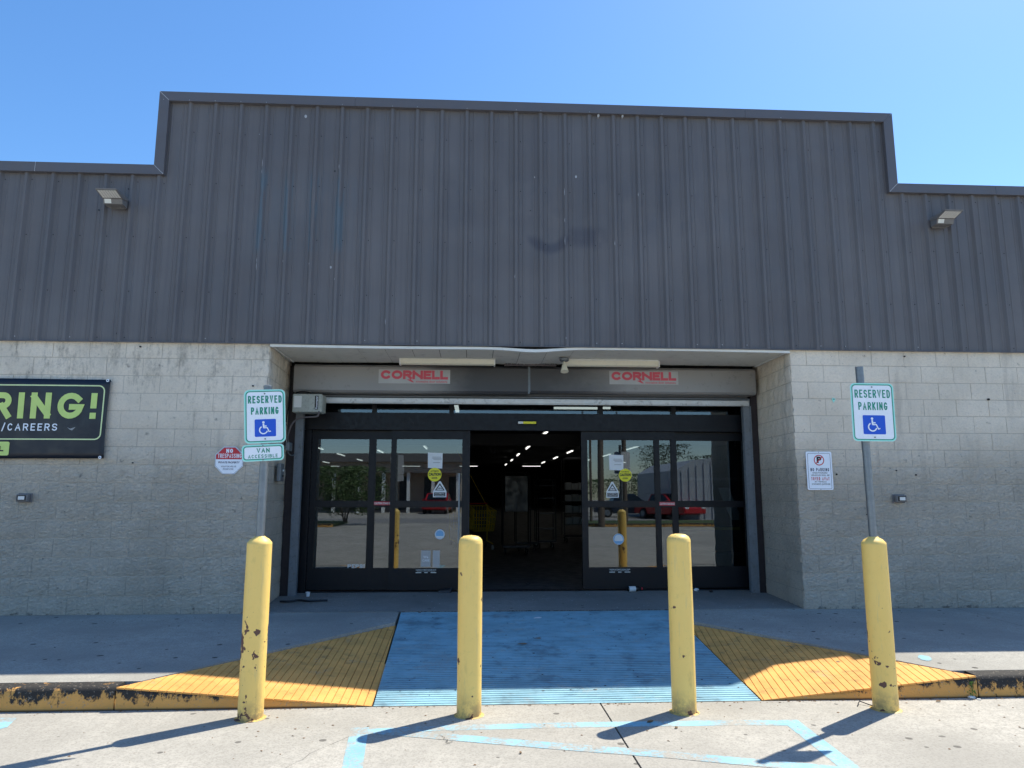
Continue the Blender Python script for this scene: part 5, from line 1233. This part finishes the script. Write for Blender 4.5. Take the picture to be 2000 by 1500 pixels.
# the two seen through the transom are nearer
for (x0p, x1p, py_, lb) in ((1082,1168,796.5,'long lit lamp seen through the transom above the doors'),(1177,1192,796.5,'short lit lamp end in the transom right of the long one')):
    x0, y = PZ(x0p, py_, zc_); x1 = PZ(x1p, py_, zc_)[0]
    o = MB().box(x0, x1, y-.05, y+.05, zc_-.03, zc_+.02).build('ceiling_lamp', M['lamp']); tag(o, lb, 'ceiling lamp', 'lit ceiling lamps inside the shop')
x, y = PZ(892.5, 799, zc_); o = MB().box(x-.05, x+.05, y-.9, y+.6, zc_-.02, zc_+.02).build('ceiling_lamp', M['lamp']); tag(o, 'lit lamp end-on in the transom left of the door sensor', 'ceiling lamp', 'lit ceiling lamps inside the shop')
zi = .035
def caster(mb, x, y): mb.v; 
def cart(px, py, rz, lab):
    x, y = PZ(px, py, zi); r = empty('shopping_cart', (x, y, zi), rz=rz, label=lab, cat='shopping cart', group='yellow shopping carts inside the doorway')
    b = MB(); x0,x1,z0,z1 = -.27,.27,.42,.98; y0,y1 = -.45,.40
    def w_(p, q, r_=.0065): b.tube([p, q], r_, 5)
    for q in range(9):
        t_ = q/8; w_((x0+.04+(x1-x0-.08)*t_, y0+.12, z0), (x0+(x1-x0)*t_, y0, z1-.1)); w_((x0+.04+(x1-x0-.08)*t_, y0+.12, z0), (x0+.04+(x1-x0-.08)*t_, y1, z0+.04)); w_((x0+(x1-x0)*t_, y1+.02, z1), (x0+.04+(x1-x0-.08)*t_, y1, z0+.04))
    for q in range(8):
        t_ = q/7
        for s_ in (x0, x1): w_((s_*(1-.14), y0+.12+(y1-y0-.12)*t_, z0+.04*t_), (s_, y0+(y1+.02-y0)*t_, z1-.1+.1*t_))
    for q in range(4):
        t_ = q/3; za = z0+(z1-.1-z0)*t_; zb_ = z0+.04+(z1-z0-.04)*t_; k_ = 1-.14*(1-t_)
        w_((x0*k_, y0+.12*(1-t_), za), (x1*k_, y0+.12*(1-t_), za)); w_((x0*k_, y1+.02*t_, zb_), (x1*k_, y1+.02*t_, zb_))
        for s_ in (x0,x1): w_((s_*k_, y0+.12*(1-t_), za), (s_*k_, y1+.02*t_, zb_))
    b.build('basket', M['cart'], r)
    f = MB(); 
    for s_ in (-.25,.25): f.tube([(s_, .42, 1.02), (s_, .38, .40), (s_*.95, .35, .16), (s_*.8, -.40, .14)], .012, 6)
    f.build('frame', M['cart'], r); MB().tube([(-.27,.46,1.03),(.27,.46,1.03)], .016, 8).build('handle', M['red'], r)
    for s_ in (-.2,.2):
        for yy in (-.38,.32):
            wh = MB(); wh.prism([(yy+.055*math.cos(a*.524), .056+.055*math.sin(a*.524)) for a in range(12)], s_-.014, s_+.014, 'x'); wh.build('wheel', M['label' if yy<0 else 'tyre'], r)
    return r
cart(938, 1072, R(12), 'yellow wire shopping cart just inside the open doorway')
cart(900, 1066, R(8), 'yellow wire shopping cart behind the left sliding door')
x, y = PZ(940, 1060, zi); a3 = P3(893, 880, y-1.2); b3 = P3(957, 1000, y-1.2)
o = MB().tube([a3, b3], .014, 6).build('yellow_pole', M['cart']); tag(o, 'slanting yellow pole above the cart inside the doorway', 'pole')
def utrolley(px0, px1, py, ztop, lab, shelves=(), m='rack', sheet=False, depth=.55, wh=True, boxes=0):
    x0, y = PZ(px0, py, zi); x1 = PZ(px1, py, zi)[0]; w = x1-x0; r = empty('stock_trolley', ((x0+x1)/2, y, zi), label=lab, cat='stock trolley', group='stock trolleys inside the shop')
    f = MB()
    for yy in (0, depth):
        f.tube([(-w/2, yy, .16), (-w/2, yy, ztop-.03), (-w/2+.04, yy, ztop), (w/2-.04, yy, ztop), (w/2, yy, ztop-.03), (w/2, yy, .16)], .014, 6)
    f.build('frame', M[m], r)
    MB().box(-w/2, w/2, 0, depth, .15, .19).build('deck', M['rack'], r)
    for s_ in shelves: MB().box(-w/2+.01, w/2-.01, .01, depth-.01, s_, s_+.018).build('shelf', M[m], r)
    if sheet: MB().box(-w/2+.05, w/2-.05, .02, .03, ztop*.52, ztop-.08).build('wrap_sheet', M['hanging'], r)
    if wh:
        for s_ in (-1,1):
            for yy in (.05, depth-.05):
                MB().prism([(yy+.06*math.cos(a*.524), .062+.06*math.sin(a*.524)) for a in range(12)], s_*(w/2-.06)-.016, s_*(w/2-.06)+.016, 'x').build('wheel', M['tyre'], r)
                MB().prism([(yy+.035*math.cos(a*.524), .062+.035*math.sin(a*.524)) for a in range(12)], s_*(w/2-.06)-.018, s_*(w/2-.06)+.018, 'x').build('hub', M['label'], r)
    return r
utrolley(982, 1036, 1084, 1.72, 'dark stock trolley with a hanging sheet in the middle of the doorway', (), 'rack', True)
utrolley(1008, 1052, 1076, 1.70, 'dark stock trolley with white hubbed wheels right of the sheeted one', (.9,), 'rack')
utrolley(1048, 1086, 1072, 1.60, 'open shelved grey trolley in the right half of the doorway', (.45,.8,1.15,1.45), 'rackl')
rk = utrolley(1103, 1150, 1060, 2.2, 'tall wire trolley holding white packs at the right of the doorway', (.45,.75,1.05,1.35), 'rackl')
for q, zz in enumerate((.47,.77,1.07,1.37)):
    for s_ in range(3):
        o = MB().cbox(-.26+s_*.18, -.10+s_*.18, .1, .4, zz, zz+.17+.02*((q+s_)%2), .01).build('white_pack', M['paper']); ww = rk.location; o.location = ww
        tag(o, 'white wrapped pack on the %s shelf of the tall wire trolley, %s' % (('lowest','second','third','top')[q], ('left','middle','right')[s_]), 'pack', 'white packs on the tall wire trolley')
# shelving run and signs in the right pane
gd = empty('snack_shelf', (3.3, 11.6, zi), label='dark shelving with yellow price strips behind the right fixed pane', cat='shelf')
MB().box(-.1, 1.6, .4, .46, 0, 2.1).build('back_panel', M['rack'], gd); MB().box(-.1, -.07, 0, .46, 0, 2.1).build('end_panel', M['rack'], gd)
for zz in (.3,.7,1.1,1.5): MB().box(-.06, 1.6, .02, .4, zz, zz+.03).build('shelf', M['rack'], gd); MB().box(-.06, 1.6, .005, .018, zz-.01, zz+.035).build('price_strip', M['cart' if zz in (.7,1.1) else 'rackl'], gd)
YI = 11.2
x0,x1,z0,z1 = rectpx(1434,1490,862,872,YI); hs = MB().box(x0-.05, x1+.2, YI+.005, YI+.03, z0-.06, z1+.05).build('aisle_sign', M['rack']); tag(hs, 'dark hanging aisle sign with white letters inside the right pane', 'sign')
t = MB(); put_text(t, 'SNACKS', x0, x1+.15, z0, z1, YI, .01); o = t.build('lettering', M['label']); o.parent = hs
x0,x1,z0,z1 = rectpx(1404,1424,953,980,YI-.3); pts = []; n = 8
for q in range(n+1):
    v = q/n; zz = z1+.0-(z1-z0)*2.3*v; pts += [(x0+.18*v*v, YI-.3-.1*math.sin(v*3), zz), (x0+.17+.18*v*v, YI-.3-.1*math.sin(v*3), zz)]
o = MB().add(pts, [(q*2,q*2+1,q*2+3,q*2+2) for q in range(n)]).build('paper_strip', M['paper']); sm2 = o.modifiers.new('t','SOLIDIFY'); sm2.thickness = .003; tag(o, 'long curling white paper strip hanging behind the right fixed pane', 'paper')
# hanging loop of cable and a beam
x, y = 0.1, 13.0; cxp, czp = PY(963, 868, 12.5)
o = MB().tube(smooth_pts([(cxp+.03,12.5,czp+.22),(cxp+.02,12.5,czp+.08),(cxp-.045,12.5,czp-.05),(cxp-.03,12.5,czp-.14),(cxp+.03,12.5,czp-.14),(cxp+.045,12.5,czp-.04),(cxp+.02,12.5,czp+.06)]), .005, 6).build('hanging_cable', M['rackl']); tag(o, 'looped cable hanging in the top left of the open doorway', 'cable')
sb(MB().box(-14, 16, 16, 16.2, 2.95, 3.1).box(-14, 16, 24, 24.2, 2.9, 3.3), 'roof_beam', 'rackl')

# ---------------- across the lot (seen in the door glass)
YMIR = 2*(YD)                                                        # mirror depth for reading reflections off the photo
def MZ(px, py, z=ZLOT):                                               # ground point whose mirror image is at the pixel
    d = _ray(px, py); t_ = (z-CZ)/d.z; return d.x*t_, YMIR-d.y*t_
def MX(px, Y): d = _ray(px, 960); return d.x*(YMIR-Y)/d.y
def MH(py, Y): d = _ray(900, py); return CZ+d.z*(YMIR-Y)/d.y
def tree(x, y, zb, h, wd, trunk, m, lab, nleaf=2600, cat='tree', seed=1, stems=1):
    rnd = random.Random(seed); r = empty('tree', (x, y, zb), label=lab, cat=cat)
    tm = MB()
    for s_ in range(stems):
        ox = (s_-(stems-1)/2)*.12
        tm.tube([(ox*.4,0,0),(ox,0.03,trunk*.5),(ox*2,0,trunk),(ox*3.4+rnd.uniform(-.2,.2),.1,trunk+(h-trunk)*.5)], .05*h/4/ math.sqrt(stems)+.02, 7)
        for q in range(4): tm.tube([(ox*2,0,trunk*.9),(ox*2+rnd.uniform(-.5,.5)*wd*.5, rnd.uniform(-.4,.4)*wd*.5, trunk+(h-trunk)*rnd.uniform(.3,.7))], .02*h/4+.008, 5)
    tm.build('trunk', M['bark'], r)
    cl = [(Vector((rnd.gauss(0,.30)*wd*.9, rnd.gauss(0,.28)*wd*.8, trunk+(h-trunk)*rnd.uniform(.05,.92))), rnd.uniform(.14,.28)*wd) for _ in range(16)]
    mb = MB(); ls = .035*h/3+.03
    for q in range(nleaf):
        c_, rr = rnd.choice(cl); d = Vector((rnd.gauss(0,1),rnd.gauss(0,1),rnd.gauss(0,1))).normalized()*rr*rnd.uniform(.55,1.05); p = c_+d
        if p.z > h: p.z = h-rnd.random()*.2
        a = Vector((rnd.uniform(-1,1),rnd.uniform(-1,1),rnd.uniform(-.6,.6))).normalized()*ls; b2 = a.cross(Vector((rnd.uniform(-1,1),rnd.uniform(-1,1),rnd.uniform(-1,1)))).normalized()*ls*.5
        mb.quad(p-a, p-b2, p+a, p+b2)
    mb.build('crown', M[m], r); return r
tx, ty = MZ(672, 1020)
ty = -15.3; tx = MX(675, ty)
tree(tx, ty, -.07, MH(912, ty)+.07, (MX(730,ty)-MX(618,ty)), .75, 'leaf1', 'bushy multi-stemmed tree in the verge opposite the left doors, seen mirrored in the glass', 7000, seed=3, stems=3)
for px_, Y, top, wd, lab, sd_ in ((1250,-34,925,6,'broad green tree beyond the street mirrored in the right sliding door',5),(1195,-36,935,5,'rounded green tree left of the broad one in the right door reflection',6),(1300,-48,868,6,'tall dark tree above the pale shed in the reflection',8),(1362,-46,888,6,'lower dark tree right of the tall one behind the pale shed',9)):
    tree(MX(px_,Y), Y, ZLOT, MH(top,Y)+.2, wd, 1.6, 'leaf2' if sd_>6 else 'leaf1', lab, 3000, seed=sd_)
# shops across the street
Y = -38; x0, x1 = MX(560,Y), MX(900,Y); zr_ = MH(892,Y); zf_ = MH(905,Y); zl = MH(925,Y)
shp = empty('strip_mall', ((x0+x1)/2, Y, ZLOT), label='low tan shopping strip across the street mirrored in the left doors', cat='building'); W2 = (x1-x0)/2; zo = -ZLOT
MB().box(-W2, W2, -9, 0, 0, zl+zo).build('wall', M['tan'], shp); MB().box(-W2-.4, W2+.4, .0, 2.2, zl+zo, zf_+zo).build('fascia', M['tan'], shp)
MB().prism([(2.6, zf_+zo), (-9, zf_+zo), (-5, zr_+zo+.4), (1.2, zr_+zo+.2)], -W2-.6, W2+.6, 'x').build('roof', M['roofd'], shp)
for q in range(7): MB().box(-W2+1+q*(2*W2/7), -W2+1+q*(2*W2/7)+2*W2/7-1.2, .005, .05, .2, zl+zo-.25).build('shop_window', M['shop'], shp)
for q in range(8): MB().box(-W2+.2+q*(2*W2-.4)/7-.12, -W2+.2+q*(2*W2-.4)/7+.12, 1.8, 2.05, 0, zl+zo-.002).build('column', M['white'], shp)
# pale shed behind the right panes
Y = -22; x0, x1 = MX(1322,Y), MX(1460,Y); zt_ = MH(893,Y)
shd = empty('metal_shed', ((x0+x1)/2, Y, ZLOT), label='pale corrugated metal shed mirrored in the right fixed pane', cat='shed'); W2 = (x1-x0)/2
MB().prism([(-W2,0),(W2,0),(W2,zt_+.2),(W2*.1,zt_+.25),(-W2*.5,zt_+.1),(-W2,zt_-.5)], -10, 0, 'y').build('wall', M['shedw'], shd)
for q in range(9): MB().box(-W2+.3+q*(2*W2-.6)/8, -W2+.36+q*(2*W2-.6)/8, .002, .06, 0, zt_-.5+min(.5, q*.15)).build('rib', M['shedw'], shd)
# utility poles and lamp post
for px_, Y, top, r_, lab in ((1174,-13.0,842,.16,'thick wooden utility pole mirrored near the left of the right sliding door'),(1220,-15.5,858,.14,'wooden utility pole mirrored behind the yellow caution sticker'),(1154,-16,858,.07,'thin pole mirrored at the left edge of the right sliding door')):
    r = empty('utility_pole', (MX(px_,Y), Y, ZLOT), label=lab, cat='utility pole'); h = MH(top,Y)+1.4
    MB().cyl(0,0,0,h,r_,12,r_*.75).build('pole', M['bark'], r); MB().box(-.9,.9,-.06,.06,h-.5,h-.38).build('crossarm', M['bark'], r)
    for s_ in (-.8,0,.8): MB().cyl(s_,0,h-.379,h-.25,.04,8).build('insulator', M['galv'], r)
# red car
def car(x, y, rz, s_, m, lab):
    r = empty('parked_car', (x, y, ZLOT), rz=rz, label=lab, cat='car'); mb = MB()
    side = [(-2.2,.35),(-2.22,.75),(-2.1,.92),(-1.0,1.0),(.9,1.0),(2.0,.86),(2.22,.66),(2.22,.35),(1.75,.28),(1.6,.55),(1.4,.64),(1.15,.6),(1.0,.28),(-1.0,.28),(-1.15,.6),(-1.4,.64),(-1.6,.55),(-1.75,.28)]
    top = [(-.95,1.0),(-.72,1.46),(.35,1.50),(1.0,1.0)]
    def shell(pr, w0, w1): 
        n = len(pr); m_ = MB(); m_.add([(a,-w0,b) for a,b in pr]+[(a,w0,b) for a,b in pr], [tuple(range(n)), tuple(range(2*n-1,n-1,-1))]+[(i,n+i,n+(i+1)%n,(i+1)%n) for i in range(n)]); return m_
    bd_ = shell(side, .86, .86).build('body', M[m], r); bv = bd_.modifiers.new('b','BEVEL'); bv.width = .06; bv.segments = 3; bv.limit_method = 'ANGLE'
    cb = MB(); n = 4; cb.add([(a,-.84+.16*(b-1)*1.0,b) for a,b in top]+[(a,.84-.16*(b-1),b) for a,b in top], [(0,1,2,3),(7,6,5,4),(0,4,5,1),(1,5,6,2),(2,6,7,3)]); cbo = cb.build('cabin', M[m], r)
    for s in (-1,1):
        MB().add([(-.82,s*.845,1.03),(.0,s*.845,1.03),(.0,s*.785,1.42),(-.63,s*.785,1.42)], [(0,1,2,3)]).build('side_window', M['cwin'], r)
        MB().add([(.05,s*.845,1.03),(.88,s*.845,1.03),(.36,s*.785,1.42),(.05,s*.785,1.42)], [(0,1,2,3)]).build('side_window', M['cwin'], r)
        for wx in (-1.38, 1.38):
            w = MB().prism([(wx+.31*math.cos(a*.3142), .31+.31*math.sin(a*.3142)) for a in range(20)], s*.66, s*.87, 'y').build('wheel', M['tyre'], r)
            q = MB().prism([(wx+.19*math.cos(a*.3142), .31+.19*math.sin(a*.3142)) for a in range(20)], s*.868, s*.885, 'y').build('rim', M['galv']); q.parent = w
        MB().cbox(2.14,2.24,s*.5,s*.8,.62,.76,.02).build('headlight', M['lens'], r); MB().cbox(-2.25,-2.17,s*.5,s*.8,.68,.86,.02).build('tail_light', M['red'], r)
        MB().cbox(.80,.95,s*.90,s*1.04,.98,1.1,.02).build('door_mirror', M[m], r)
    MB().add([(1.02,-.70,1.04),(1.02,.70,1.04),(.44,.64,1.46),(.44,-.64,1.46)], [(0,1,2,3)]).build('windscreen', M['cwin'], r)
    MB().add([(-.97,-.70,1.04),(-.97,.70,1.04),(-.76,.64,1.42),(-.76,-.64,1.42)], [(0,1,2,3)]).build('rear_window', M['cwin'], r)
    return r
Yc = -23.2; car(MX(1306,Yc), Yc, R(63), 1, 'car', 'red car parked across the lot, mirrored in the right doors')
M['carb'] = simple('navy_car_paint', (.02,.03,.05), .25, scale=3)
Yc = -26.5; car(MX(1222,Yc), Yc, R(0), 1, 'carb', 'dark blue car on the street mirrored behind the right door sticker')
Yc = -34.6; car(MX(856,Yc), Yc, R(95), 1, 'car', 'red car far across the street mirrored low in the left sliding door')
M['blueb'] = M['sky_st']
